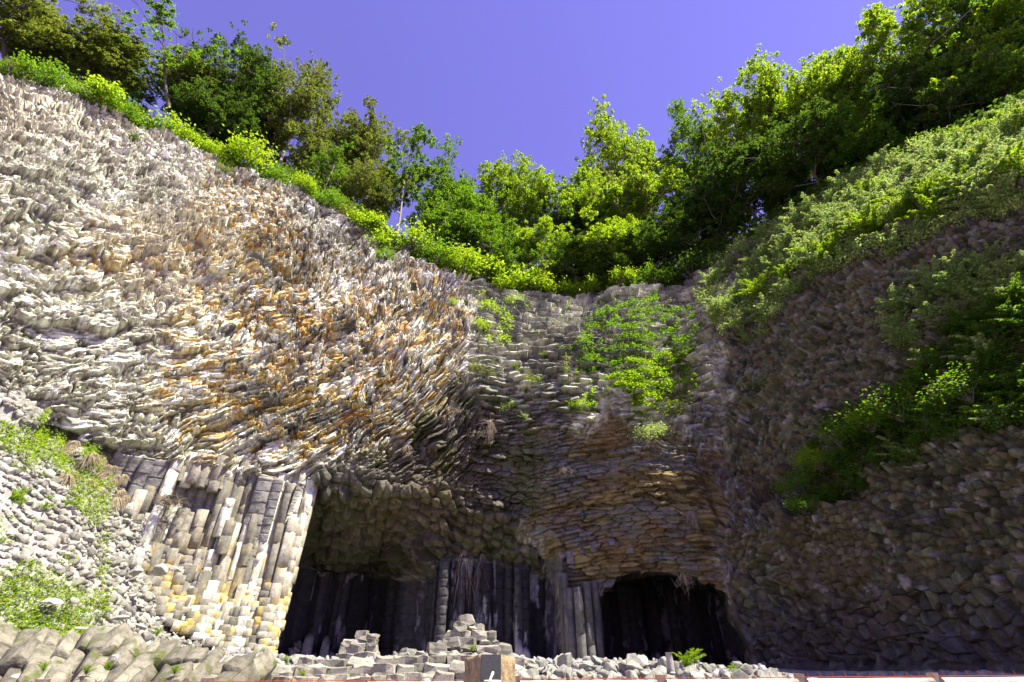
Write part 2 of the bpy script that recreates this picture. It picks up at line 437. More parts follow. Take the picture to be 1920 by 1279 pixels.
# ---- vault: rows of rounded blocks
vu = U_ / 0.55 + 0.6 * wu; vv = V_ / 0.62 + 1.6 * wv + 0.5 * wu
d1, d2, Rv, oxv, oyv = voronoi(vu, vv, 600, 0.75)
D_V = 0.26 * np.sqrt(np.clip((d2 - d1), 0, 1)) + 0.75 * (Rv[0] - 0.5) + 0.3 * oyv + big * 1.6 + 0.25 * (fbm(U_ * 4, V_ * 4, 92, 3) - 0.5)
# ---- right: ends of columns, hexagon-like cells growing larger below
cs = np.interp(np.clip(PY, 400, 1250), [400, 700, 950, 1250], [0.42, 0.36, 0.42, 0.62])
xr = U_ / 0.26 + 2.2 * wu; yr = V_ / 0.26 + 1.3 * wv
d1, d2, Rr, oxr, oyr = voronoi(xr, yr, 700, 0.72)
er = np.clip((d2 - d1) / 0.3, 0, 1)
D_R1 = -0.16 * (1 - er) ** 2 + 0.5 * (Rr[0] - 0.5) + 0.30 * (Rr[1] - 0.5) * oxr + (0.05 + 0.3 * (Rr[2] - 0.5)) * oyr
xr = (U_ + 0.5 * Z) / 0.36 + 2.4 * wu; yr = (Z - 0.5 * U_) / 0.46 + 2.4 * wv
d1, d2, Rr2, oxr, oyr = voronoi(xr, yr, 740, 0.8)
er2 = np.clip((d2 - d1) / 0.22, 0, 1)
D_R2 = -0.16 * (1 - er2) ** 2 + 0.5 * (Rr2[0] - 0.5) + 0.55 * (Rr2[1] - 0.5) * oxr + (0.05 + 0.5 * (Rr2[2] - 0.5)) * oyr
lowR = sstep(1000, 1120, MY)
d1, d2, Rf, oxf, oyf = voronoi(U_ / 2.2 + 2.5 * wu, V_ / 1.7 + 2.5 * wv, 760, 0.9)
xs_ = U_ / 0.2 + 2.5 * wu; ys_ = V_ / 0.2 + 2.5 * wv
d1, d2, Rs_, oxs, oys = voronoi(xs_, ys_, 780, 0.8)
fine = sstep(0.48, 0.56, fbm(U_ * 0.45, V_ * 0.45, 182, 3))
D_R1 = D_R1 * (1 - fine) + fine * (-0.10 * (1 - np.clip((d2 - d1) / 0.3, 0, 1)) ** 2 + 0.25 * (Rs_[1] - 0.5) * oxs + 0.25 * (Rs_[2] - 0.5) * oys + 0.34 * (Rs_[0] - 0.5))
D_Rf = 1.1 * (Rf[0] - 0.5) + 0.7 * (Rf[1] - 0.5) * oxf + 0.7 * (Rf[2] - 0.5) * oyf
D_R = 0.75 * D_Rf + D_R1 * (1 - lowR) + D_R2 * lowR + big * 1.7 + 0.22 * (fbm(U_ * 2, V_ * 2, 93, 4, 0.6) - 0.5)
# ---- cave back wall: standing columns
cu_ = U_ / 0.46 + 1.6 * (vnoise(U_ * 0.7, Z * 0.02, 12) - 0.5) + 0.12 * (vnoise(U_ * 2, Z * 0.9, 13) - 0.5)
ci = np.floor(cu_); cf = cu_ - ci - 0.5
crand = _hash(ci, ci * 0, 800)
seg = Z / (0.35 + 0.5 * _hash(ci, ci * 0, 803)) + 7 * crand
sf = seg - np.floor(seg) - 0.5
D_B = 0.30 * np.sqrt(np.clip(1 - (2 * cf) ** 2, 0, 1)) + 1.6 * (crand - 0.5) + 0.10 * (_hash(ci, np.floor(seg), 805) - 0.5) - 0.07 * (np.abs(sf) > 0.45) + 0.12 * (fbm(U_ * 3, Z * 3, 94, 3) - 0.5) + 1.6 * (fbm(U_ * 0.3, Z * 0.05, 95, 2) - 0.5)
# ---- floor / scree
D_F = 0.55 * (fbm(U_ * 0.9, V_ * 0.9, 96, 5) - 0.5) + 0.25 * (fbm(U_ * 3, V_ * 3, 97, 3) - 0.5)
D_S = 0.8 * (fbm(X * 0.25, Y * 0.25, 98, 4) - 0.5)
D = (m_wallL * D_L + m_cent * D_C + m_hood * D_H + m_vault * (1 - m_right) * (1 - m_hood) * D_V + m_right * (1 - m_back) * (1 - m_soil) * D_R
     + m_back * D_B + m_low * D_B * 0.6 + m_floor * D_F * 0.9 + m_soil * D_S)
edge_ = gsmooth(((cave > 0.01) & (cave < 0.99)).astype(float), 5); edge_ = np.clip(edge_ * 2.5, 0, 1)
D = D * (1 - np.repeat(right[None, :], NT, 0) * 0.9 * (1 - sstep(0.02, 0.22, np.abs(KK - 1.0))) * (KK < 1.25))
D = D * (1 - 0.85 * edge_[None, :] * (KK < 3.0) * (KK > 0.6))
PXYZ = np.stack([X, Y, Z], -1) + NRM * D[..., None]

# ---- surface colours: rock kinds, lichens, stains; shaded rock painted darker, sunlit wall paler
def mixc(a, b, t): return a * (1 - t[..., None]) + np.array(b)[None, None, :] * t[..., None]
def ellipse(cx, cy, rx, ry, soft=0.5, rot=0.0):
    c, s = math.cos(rot), math.sin(rot)
    dx, dy = MX - cx, MY - cy
    e = np.sqrt(((dx * c + dy * s) / rx) ** 2 + ((-dx * s + dy * c) / ry) ** 2)
    return 1 - sstep(1 - soft, 1 + soft, e)
base = np.zeros((NT, NA, 3)) + np.array([0.66, 0.67, 0.52])
lv = 0.55 * fbm(U_ * 0.3, Z * 0.3, 21, 4) + 0.45 * fbm(ang * 1.2, rad * 3, 22, 3)
base = base * (0.62 + 0.85 * sstep(0.3, 0.7, lv))[..., None]
cell = 0.55 * R1[1] + 0.45 * R2[1]
strk = fbm(ang * 1.6, rad * 13, 183, 4, 0.65)
base = base * (0.15 + 1.2 * sstep(0.18, 0.72, cell))[..., None] * (0.62 + 0.62 * sstep(0.36, 0.62, strk))[..., None]
base = mixc(base, (0.58, 0.55, 0.42), 0.35 * m_wallL * (1 - sstep(250, 560, MX)) * sstep(150, 330, MY))   # warm beige on the far left
base = mixc(base, (0.62, 0.58, 0.44), 0.6 * ellipse(310, 480, 130, 110, 0.6) * m_wallL)
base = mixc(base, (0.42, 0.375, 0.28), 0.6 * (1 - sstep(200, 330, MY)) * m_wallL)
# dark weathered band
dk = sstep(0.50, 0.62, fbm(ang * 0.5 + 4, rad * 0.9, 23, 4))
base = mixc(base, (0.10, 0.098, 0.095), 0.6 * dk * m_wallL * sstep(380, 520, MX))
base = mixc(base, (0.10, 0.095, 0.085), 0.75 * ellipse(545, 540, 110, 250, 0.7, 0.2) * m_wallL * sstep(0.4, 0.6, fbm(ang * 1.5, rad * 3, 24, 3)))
# white bleached
wh = sstep(0.48, 0.62, fbm(ang * 0.45, rad * 0.7, 25, 4)) * m_wallL * sstep(360, 480, MX)
base = mixc(base, (0.70, 0.69, 0.58), 0.65 * wh * sstep(0.25, 0.5, cell))
# yellow and orange lichen
ly = sstep(0.50, 0.62, fbm(ang * 1.8, rad * 3.2, 26, 5, 0.65)) * (0.5 + 0.5 * R2[3])
zone = np.clip(ellipse(470, 520, 90, 230, 0.7, -0.15) + ellipse(380, 700, 70, 160, 0.7) * 0.9 + ellipse(760, 700, 120, 190, 0.7, 0.5) + ellipse(620, 620, 170, 160, 0.8) * 0.7 + ellipse(210, 480, 130, 60, 0.8) * 0.7 + ellipse(520, 840, 120, 70, 0.8) * 0.8 + 0.04, 0, 1)
base = mixc(base, (0.56, 0.41, 0.10), 0.85 * ly * zone * m_wallL)
lo = sstep(0.56, 0.66, fbm(ang * 2.0 + 9, rad * 3.4, 27, 5, 0.65)) * (0.5 + 0.5 * R1[3])
base = mixc(base, (0.52, 0.28, 0.045), 0.85 * lo * np.clip(zone * 1.2 - 0.1, 0, 1) * m_wallL)
# centre, hood, vault, right, back, floor, soil
cc = np.zeros_like(base) + np.array([0.46, 0.47, 0.33]); cc *= (0.3 + 1.15 * Rc[1])[..., None]
cc = mixc(cc, (0.09, 0.09, 0.09), 0.7 * sstep(0.5, 0.65, fbm(U_ * 0.5, Z * 0.25, 28, 4)))
base = base * (1 - m_cent[..., None]) + cc * m_cent[..., None]
hc = np.zeros_like(base) + np.array([0.165, 0.132, 0.052]); hc *= (0.3 + 1.2 * Rh[1])[..., None]  # ochre hood, its colour lowered to add to the overhang's shade
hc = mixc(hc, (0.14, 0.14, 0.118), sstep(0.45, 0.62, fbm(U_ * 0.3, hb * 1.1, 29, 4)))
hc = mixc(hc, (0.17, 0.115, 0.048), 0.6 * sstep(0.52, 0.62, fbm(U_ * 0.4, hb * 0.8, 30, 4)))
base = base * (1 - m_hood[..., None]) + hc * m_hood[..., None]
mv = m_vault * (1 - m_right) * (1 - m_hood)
vc = np.zeros_like(base) + np.array([0.085, 0.08, 0.055]); vc *= (0.35 + 1.1 * Rv[1])[..., None]  # vault rock coloured darker to stand in for shade under the roof
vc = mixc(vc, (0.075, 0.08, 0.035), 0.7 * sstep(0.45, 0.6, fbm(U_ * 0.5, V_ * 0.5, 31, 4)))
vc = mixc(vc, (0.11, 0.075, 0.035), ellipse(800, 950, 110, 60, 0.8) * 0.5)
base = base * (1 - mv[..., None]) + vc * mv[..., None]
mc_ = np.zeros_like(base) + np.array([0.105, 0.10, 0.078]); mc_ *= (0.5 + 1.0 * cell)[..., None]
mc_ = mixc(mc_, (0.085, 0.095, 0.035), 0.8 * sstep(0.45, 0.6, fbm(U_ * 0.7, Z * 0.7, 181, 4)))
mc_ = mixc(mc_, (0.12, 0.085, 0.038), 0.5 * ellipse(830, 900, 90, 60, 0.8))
base = base * (1 - m_moss_shade[..., None]) + mc_ * m_moss_shade[..., None]
rcv = ((KK > 1.9) & (KK < 3.0) & (PH > 1120) & (PH < 1412)).astype(float)  # right cave roof, painted near black in place of its shade
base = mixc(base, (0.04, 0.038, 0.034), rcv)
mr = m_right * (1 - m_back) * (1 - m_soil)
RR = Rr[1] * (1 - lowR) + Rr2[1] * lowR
rc = np.zeros_like(base) + np.array([0.108, 0.112, 0.064]); rc *= (0.4 + 1.1 * RR ** 1.3)[..., None]; rc = mixc(rc, (0.135, 0.105, 0.05), 0.7 * (Rr[3] > 0.8) * (1 - lowR) + 0.7 * (Rr2[3] > 0.82) * lowR)  # dark basalt, darkened further in colour to deepen the shaded side
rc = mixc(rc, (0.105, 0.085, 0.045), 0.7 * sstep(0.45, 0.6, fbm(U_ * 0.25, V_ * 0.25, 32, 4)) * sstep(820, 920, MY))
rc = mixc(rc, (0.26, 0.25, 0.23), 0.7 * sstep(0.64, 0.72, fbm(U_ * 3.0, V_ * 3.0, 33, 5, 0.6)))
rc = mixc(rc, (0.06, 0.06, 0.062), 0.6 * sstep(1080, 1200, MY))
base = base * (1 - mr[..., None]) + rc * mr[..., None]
bc = np.zeros_like(base) + np.array([0.042, 0.041, 0.040]); bc *= (0.4 + 1.0 * _hash(ci, ci * 0, 811))[..., None]  # cave back wall, cave darkness partly put into the colour
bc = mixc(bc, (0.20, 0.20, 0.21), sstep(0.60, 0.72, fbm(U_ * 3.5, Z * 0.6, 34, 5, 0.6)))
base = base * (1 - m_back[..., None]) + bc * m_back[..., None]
base = mixc(base, (0.30, 0.285, 0.26), m_floor)
base = mixc(base, (0.20, 0.19, 0.17), m_low)
vegslope = np.clip(np.repeat(wR[None, :], NT, 0) * np.clip(sstep(5.95, 6.1, KK) * (1 - sstep(6.97, 7.05, KK)) + sstep(4.0, 4.15, KK) * (1 - sstep(4.9, 5.05, KK)), 0, 1), 0, 1)
soilc = np.array([0.085, 0.07, 0.035])
base = mixc(base, soilc, np.clip(m_soil + 0.55 * vegslope * sstep(0.4, 0.55, fbm(U_ * 0.8, V_ * 0.8, 35, 3)), 0, 1))
base = np.clip(base, 0.01, 0.78)

idx = np.arange(NT * NA).reshape(NT, NA)
Q = np.stack([idx[:-1, :-1], idx[:-1, 1:], idx[1:, 1:], idx[1:, :-1]], -1).reshape(-1, 4)
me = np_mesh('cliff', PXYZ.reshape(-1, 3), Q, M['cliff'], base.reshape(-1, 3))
tag(obj('cliff', me), 'amphitheatre of columnar basalt cliff with two caves and wooded hill on top', None, None, 'structure')

def surf(px, py, kmin=0.0, kmax=11.0):
    """point and outward normal of the cliff seen at this place"""
    d = (PX - px) ** 2 + (PY - py) ** 2
    d = np.where((KK >= kmin) & (KK <= kmax), d, 1e12)
    i = np.unravel_index(np.argmin(d), d.shape)
    return Vector(PXYZ[i]), Vector(NRM[i]), i

# ground sheet to the horizon
gx = np.array([(-600, -600, 0), (600, -600, 0), (600, 600, 0), (-600, 600, 0)], float)
tag(obj('ground', np_mesh('ground', gx, np.array([[0, 1, 2, 3]]), M['ground'])), 'flat earth plaza in front of the cliff', None, None, 'structure')

# ================================================================== BASALT COLUMNS
class MB:
    """collects vertices, faces and colours for one mesh"""
    def __init__(s): s.v = []; s.q = []; s.t = []; s.c = []; s.n = 0
    def add(s, V, Q=None, T=None, C=(1, 1, 1)):
        V = np.asarray(V, float)
        s.v.append(V); C = np.asarray(C, float)
        s.c.append(np.repeat(C[None, :], len(V), 0) if C.ndim == 1 else C)
        if Q is not None and len(Q): s.q.append(np.asarray(Q) + s.n)
        if T is not None and len(T): s.t.append(np.asarray(T) + s.n)
        s.n += len(V)
    def mesh(s, name, mat, smooth=False):
        f = []
        if s.q: f.append(np.concatenate(s.q))
        if s.t: f.append(np.concatenate(s.t))
        return np_mesh(name, np.concatenate(s.v), f, mat, np.concatenate(s.c), smooth)
    def tube(s, pts, rad, sides=5, C=(1, 1, 1)):
        P = np.asarray(pts, float); n = len(P)
        T = np.gradient(P, axis=0); T /= np.maximum(np.linalg.norm(T, axis=1, keepdims=True), 1e-9)
        up = np.array([0.31, 0.17, 0.93]) if abs(T[0, 2]) < 0.9 else np.array([0.95, 0.2, 0.1])
        A = np.cross(T, up); A /= np.maximum(np.linalg.norm(A, axis=1, keepdims=True), 1e-9); B = np.cross(T, A)
        a = np.arange(sides) * 2 * np.pi / sides
        rad = np.broadcast_to(np.asarray(rad, float), (n,))
        V = P[:, None, :] + rad[:, None, None] * (np.cos(a)[None, :, None] * A[:, None, :] + np.sin(a)[None, :, None] * B[:, None, :])
        ids = np.arange(n * sides).reshape(n, sides); nx = np.roll(ids, -1, 1)
        Q = np.stack([ids[:-1], nx[:-1], nx[1:], ids[1:]], -1).reshape(-1, 4)
        s.add(V.reshape(-1, 3), Q, None, C)

def hex_block(mb, c0, c1, rad, rot, C, rnd, chamf=0.04, sides=6, rag=0.10):
    """one drum of a column between two points, slightly ragged, with worn edges"""
    c0 = np.array(c0, float); c1 = np.array(c1, float); ax = c1 - c0; L = np.linalg.norm(ax); ax /= L
    u = np.cross(ax, [0.0, 1.0, 0.05]) if abs(ax[1]) < 0.9 else np.cross(ax, [1.0, 0, 0]); u /= np.linalg.norm(u); v = np.cross(ax, u)
    aa = rot + np.arange(sides) * 2 * np.pi / sides + rnd.uniform(-0.12, 0.12, sides)
    rr = rad * (1 + rnd.uniform(-rag, rag, sides))
    # two points per corner for worn arrises
    a2 = np.stack([aa - 0.09, aa + 0.09], 1).ravel(); r2 = np.repeat(rr, 2)
    rings = [(0.0, 1 - chamf * 1.6), (min(chamf * rad / L * 2, 0.2), 1.0), (1 - min(chamf * rad / L * 2, 0.2), 1.0), (1.0, 1 - chamf * 1.6)]
    V = []
    for t, sc in rings:
        cen = c0 + ax * L * t
        V.append(cen + (r2 * sc)[:, None] * (np.cos(a2)[:, None] * u + np.sin(a2)[:, None] * v) + rnd.uniform(-0.012, 0.012, (len(a2), 3)) * rad * 2)
    m = len(a2); V = np.concatenate(V + [c0[None] - ax * 0.0, c1[None]])
    ids = np.arange(4 * m).reshape(4, m); nx = np.roll(ids, -1, 1)
    Q = np.stack([ids[:-1], nx[:-1], nx[1:], ids[1:]], -1).reshape(-1, 4)
    T = np.concatenate([np.stack([np.full(m, 4 * m), nx[0], ids[0]], -1), np.stack([np.full(m, 4 * m + 1), ids[3], nx[3]], -1)])
    mb.add(V, Q, T, C)

def column_mesh(h, rad, rnd, tint, step_out=0.0, step_from=0.0, gaps=(), yellow=0.0, rag_top=0.0, orange=0.0, drum=0.45, rag=0.10):
    """a standing column made of drums; towards its foot the drums step forward (local -Y)"""
    mb = MB(); z = 0.0; rot = rnd.uniform(0, 1.0); k = 0
    while z < h - 0.05:
        low = z < step_from
        dz = rnd.uniform(0.5, 0.9) * drum if low else rnd.uniform(0.8, 4.0) * drum
        dz = min(dz, h - z)
        jit = 0.12 if low else 0.02
        y = -step_out * (1 - z / max(step_from, 0.01)) if low else 0.0
        ox, oy = rnd.uniform(-jit, jit) * 0.6, y + rnd.uniform(-jit, jit)
        g = any(a <= z + dz * 0.5 <= b for a, b in gaps)
        c = np.array(tint) * (rnd.uniform(0.75, 1.2) if low else rnd.uniform(0.9, 1.1))
        if low and yellow and rnd.rand() < 0.5 * yellow: c = np.array([0.50, 0.36, 0.06]) * rnd.uniform(0.7, 1.15) * 0.7 + c * 0.3
        elif yellow and rnd.rand() < 0.07 * yellow: c = np.array([0.42, 0.30, 0.06]) * 0.6 + c * 0.4
        if orange and rnd.rand() < orange: c = np.array([0.42, 0.22, 0.04]) * 0.6 + c * 0.4
        if not g:
            hex_block(mb, (ox, oy, z), (ox * 0.8, oy * 0.8 + y * 0.2, z + dz + 0.012), rad * (rnd.uniform(0.95, 1.08) if low else rnd.uniform(0.97, 1.02)), rot + rnd.uniform(-0.03, 0.03), c, rnd, 0.06 if low else 0.015, 6, rag)
        z += dz; k += 1
    return mb

rnd = np.random.RandomState(5)
def az_of(pxh): return math.atan((pxh - 960) * CP / F)
def iaz(pxh): return int(np.argmin(np.abs(PXH - pxh)))
ncol = 0
for row in range(3):
    xs = np.arange(150 if row == 0 else (120 if row == 1 else 280), 520, 16.8)
    for x in xs:
        pxh = x + (10 if row == 1 else 0) + rnd.uniform(-2, 2)
        if pxh > 517 - row * 4: continue
        i = iaz(pxh); a = AZ[i]
        r = RM[i] + 0.40 - row * 0.34 + rnd.uniform(-0.14, 0.14)
        zb = float(np.interp(pxh, [150, 300, 400, 520], [4.0, 2.4, 1.7, 1.1]))
        zt = KZ[3][i] + 0.5
        if row == 1: zt = KZ[3][i] + rnd.uniform(-2.8, 0.6) if pxh < 470 else KZ[3][i] + rnd.uniform(-1.0, 0.4)
        if row == 2: zt = zb + rnd.uniform(1.2, 3.0) if pxh < 470 else KZ[3][i] + rnd.uniform(-3.0, 0.0)
        h = zt - zb
        tone_pick = rnd.rand()  # random draw for the column's own pale
        tint = (0.58, 0.57, 0.46) if tone_pick < 0.34 else ((0.19, 0.18, 0.135) if tone_pick < 0.78 else (0.38, 0.355, 0.27))
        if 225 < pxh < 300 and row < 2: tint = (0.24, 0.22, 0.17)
        hole = None
        if row == 0 and 200 < pxh < 300: hole = (h * rnd.uniform(0.60, 0.68), h * rnd.uniform(0.72, 0.80))
        if row == 1 and 200 < pxh < 300: zt = zb + h * 0.5; h = zt - zb
        if row == 1 and 330 < pxh < 352: hole = (h * 0.60, h * 0.70)
        pieces = [(0.0, h)] if hole is None else [(0.0, hole[0]), (hole[1], h)]
        cr = 0.245 * rnd.uniform(0.92, 1.12); sf_ = h * rnd.uniform(0.28, 0.42); so_ = rnd.uniform(0.5, 1.1) + 0.4 * row
        ry, rx = rnd.uniform(-0.02, 0.03), rnd.uniform(-0.045, -0.02)
        for pi, (h0_, h1_) in enumerate(pieces):
            mb = column_mesh(h1_ - h0_, cr, rnd, tint, step_out=so_, step_from=sf_ if pi == 0 else 0.0, yellow=0.0, orange=0.0)
            o = obj('basalt_column', mb.mesh('basalt_column', M['buttress']), None, (r * math.sin(a), r * math.cos(a), zb + h0_))
            o.rotation_euler = (rx, ry, -a)
            if pi == 1: lb, gp = 'upper end of a broken column hanging above a hollow in the sunlit buttress', 'broken column ends above the hollows'
            elif row == 2: lb, gp = 'basalt column broken off low in the front row of the sunlit buttress', 'front columns of the sunlit buttress'
            elif row == 1: lb, gp = 'tall streaked basalt column in the middle row of the sunlit buttress', 'middle columns of the sunlit buttress'
            else: lb, gp = 'tall basalt column in the back row of the sunlit buttress', 'back columns of the sunlit buttress'
            tag(o, lb, 'rock column', gp, 'thing')
        ncol += 1
# the pillar between the two caves
for j, (pxh, dr, hh, rr) in enumerate([(1077, 1.35, 0.6, 0.24), (1093, 1.0, 0.5, 0.26), (1110, 1.25, 0.6, 0.25), (1126, 1.7, 0.5, 0.22), (1062, 1.95, 0.6, 0.22), (1068, 1.45, -0.9, 0.19)]):
    i = iaz(pxh); a = AZ[i]; r = RM[i] + dr
    hh = min(KZ[3][i] + hh, EYE + r * float(tan_el(1082.0 + rnd.uniform(-12, 22))[i])) - 0.9
    mb = column_mesh(hh, rr, rnd, (0.10, 0.098, 0.085), drum=0.7, rag=0.16)
    o = obj('basalt_column', mb.mesh('basalt_column', M['column']), None, (r * math.sin(a), r * math.cos(a), 0.9)); o.rotation_euler = (0.0, 0.0, -a)
    tag(o, ['dark basalt column at the left flank of the pillar between the caves', 'dark jointed basalt column standing foremost in the pillar between the caves', 'dark smooth basalt column beside the dry bush in the pillar between the caves', 'slim dark basalt column bordering the right cave mouth', 'dark basalt column set back left of the pillar between the caves', 'short thin dark column at the left foot of the pillar'][j], 'rock column', kind='thing')
# purple-grey column stubs hanging over the right cave mouth
for j in range(11):
    px = 1040 + j * 14 + rnd.uniform(-12, 12); py = float(np.interp(px, [1045, 1100, 1230], [1062, 1050, 1030])) + rnd.uniform(-26, 16)
    P, n, _ = surf(px, py, 2.8, 5)
    mb = MB(); L = rnd.uniform(0.3, 0.8)
    hex_block(mb, (0, 0, 0), (0.02, -0.03, L), 0.24 * rnd.uniform(0.85, 1.2), rnd.uniform(0, 1), np.array([0.15, 0.14, 0.14]) * rnd.uniform(0.7, 1.2), rnd, 0.04)
    o = obj('column_stub', mb.mesh('column_stub', M['column']), None, tuple(P - n * 0.12)); o.rotation_euler = (rnd.uniform(-0.5, 0.5), rnd.uniform(-0.5, 0.5), rnd.uniform(0, 3))
    tag(o, 'short broken column end hanging from the rock over the right cave', 'rock column', 'column ends over the right cave')

# ================================================================== VEGETATION
M['leaf_bright'] = leaf_material('leaf_bright', (0.058, 0.130, 0.011), (0.150, 0.240, 0.016), (0.42, 0.62, 0.02), 0.47)
M['leaf_green'] = leaf_material('leaf_green', (0.042, 0.108, 0.012), (0.098, 0.180, 0.017), (0.23, 0.43, 0.02), 0.42)
M['leaf_olive'] = leaf_material('leaf_olive', (0.082, 0.110, 0.026), (0.165, 0.190, 0.048), (0.27, 0.35, 0.04), 0.4)
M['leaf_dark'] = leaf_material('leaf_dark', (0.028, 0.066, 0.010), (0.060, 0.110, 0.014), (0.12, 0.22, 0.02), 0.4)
M['leaf_feather'] = leaf_material('leaf_feather', (0.20, 0.33, 0.095), (0.40, 0.50, 0.18), (0.44, 0.58, 0.15), 0.4)
M['leaf_dry'] = leaf_material('leaf_dry', (0.40, 0.32, 0.19), (0.52, 0.43, 0.28), (0.3, 0.24, 0.12), 0.2)
M['bark'] = rock_material('bark', False, base=(0.11, 0.095, 0.075), scale=5.0, bump=0.4, tint_random=True)
M['bark_pale'] = rock_material('bark_pale', False, base=(0.33, 0.30, 0.25), scale=5.0, bump=0.4, tint_random=True)
M['twig_dry'] = rock_material('twig_dry', False, base=(0.34, 0.27, 0.20), scale=6.0, bump=0.2, tint_random=True)

def leaves(P, size, rnd, droop=0.35, aspect=0.5, flat=0.9, C0=0.62, C1=1.35):
    """a folded leaf quad at every point"""
    n = len(P)
    th = rnd.uniform(0, 2 * np.pi, n)
    d = np.stack([np.cos(th), np.sin(th), rnd.normal(-droop, 0.45, n)], 1); d /= np.linalg.norm(d, axis=1, keepdims=True)
    up = np.stack([rnd.normal(0, 1 - flat + 0.25, n), rnd.normal(0, 1 - flat + 0.25, n), np.ones(n)], 1)
    s = np.cross(d, up); s /= np.maximum(np.linalg.norm(s, axis=1, keepdims=True), 1e-6); nn = np.cross(s, d)
    L = (size * rnd.uniform(0.65, 1.35, n))[:, None]
    V = np.stack([P - d * L * 0.5, P + s * L * aspect * 0.5 + nn * L * 0.1, P + d * L * 0.5, P - s * L * aspect * 0.5 + nn * L * 0.1], 1).reshape(-1, 3)
    Q = np.arange(4 * n).reshape(n, 4)
    b = rnd.uniform(C0, C1, n); hue = rnd.uniform(0.85, 1.2, n)
    C = np.repeat(np.stack([b * hue, b, b * 0.9], 1), 4, 0)
    return V, Q, C

def tree_parts(seed, nclump=34, per=150, leaf=0.021, wid=0.30, low=0.28, flat=0.55, clump=0.085, lean=0.05, nlimb=9, trunk_r=0.014, sprig=0.020):
    """trunk with limbs, and a crown of leaf clumps round the ends of the limbs; unit height, crown half-width = wid"""
    rnd = np.random.RandomState(seed)
    tb = MB(); tips = []
    n = 9; t = np.linspace(0, 1, n)
    wob = np.cumsum(rnd.normal(0, 0.006, (n, 2)), 0); wob -= wob[0]
    T = np.stack([wob[:, 0] + lean * t, wob[:, 1], t * 0.83], 1)
    tb.tube(T, trunk_r * (1 - 0.85 * t) * (1 + 0.5 * np.exp(-t * 12)), 6)
    def onT(q): return np.array([np.interp(q, t, T[:, k]) for k in range(3)])
    for i in range(nlimb):
        q = rnd.uniform(low, 0.92); a = i * 2.4 + rnd.uniform(-0.5, 0.5)
        prof = math.sqrt(max(0.08, 1 - ((q - 0.55) / 0.5) ** 2))
        R = wid * prof * rnd.uniform(0.7, 1.05); p0 = onT(q * 0.82)
        end = p0 + np.array([math.cos(a) * R, math.sin(a) * R, rnd.uniform(0.04, 0.20) * (1.1 - 0.3 * q)])
        end[2] = min(end[2], 0.97)
        s = np.linspace(0, 1, 6); mid = rnd.normal(0, 0.02, 3)
        L = p0 + (end - p0) * s[:, None] + np.sin(np.pi * s)[:, None] * (mid + np.array([0, 0, -0.015]))
        tb.tube(L, trunk_r * 0.45 * (1 - q * 0.4) * (1 - 0.8 * s), 5)
        tips.append((end, 1.0)); tips.append((L[4], 0.9)); tips.append((L[3], 0.7))
        for j in range(3):
            f = rnd.uniform(0.35, 0.9); b0 = p0 + (end - p0) * f
            e2 = b0 + rnd.normal(0, 1, 3) * np.array([0.10, 0.10, 0.05]) * (wid / 0.3) + np.array([0, 0, 0.035])
            tb.tube(np.stack([b0, (b0 + e2) / 2 + rnd.normal(0, 0.01, 3), e2]), np.array([1, 0.7, 0.3]) * trunk_r * 0.22, 4)
            tips.append((e2, 0.85))
    tips.append((T[-1] + np.array([0, 0, 0.02]), 0.9)); tips.append((onT(0.9), 0.9)); tips += [(onT(0.8) + np.array([wid * 0.35 * math.cos(b_), wid * 0.35 * math.sin(b_), 0.04]), 0.9) for b_ in (0.5, 2.6, 4.7)]
    rnd.shuffle(tips) if False else None
    P = []; order = np.concatenate([np.arange(len(tips) - 5, len(tips)), rnd.permutation(len(tips) - 5)[:nclump]])
    for k in order:
        c, s = tips[k]; ns = max(5, int(per / 20 * rnd.uniform(0.5, 1.5)))
        sz = clump * s * rnd.uniform(0.6, 1.35); st = rnd.uniform(0.75, 1.4, 3)
        g = rnd.normal(0, 0.6, (ns, 3)); g /= np.maximum(1, np.linalg.norm(g, axis=1, keepdims=True) / 1.1)
        g = g * st; g[:, 2] -= 0.12 * (g[:, 0] ** 2 + g[:, 1] ** 2)
        S = c + g * np.array([sz, sz, sz * flat])
        for q_ in S:                                        # sprigs: a twig with its own bunch of leaves
            m = int(20 * rnd.uniform(0.5, 1.5)); rr_ = sprig * rnd.uniform(0.6, 1.3)
            w_ = rnd.normal(0, 0.6, (m, 3)); w_ /= np.maximum(1, np.linalg.norm(w_, axis=1, keepdims=True))
            P.append(q_ + w_ * np.array([rr_, rr_, rr_ * 0.5]))
            if rnd.rand() < 0.3: tb.tube(np.stack([c, (c + q_) / 2 + np.array([0, 0, 0.004]), q_]), np.array([0.0012, 0.0009, 0.0005]), 3)
    P = np.concatenate(P); P = P[P[:, 2] > 0.04]
    cb = MB(); V, Q, C = leaves(P, leaf, rnd); cb.add(V, Q, None, C)
    return tb, cb

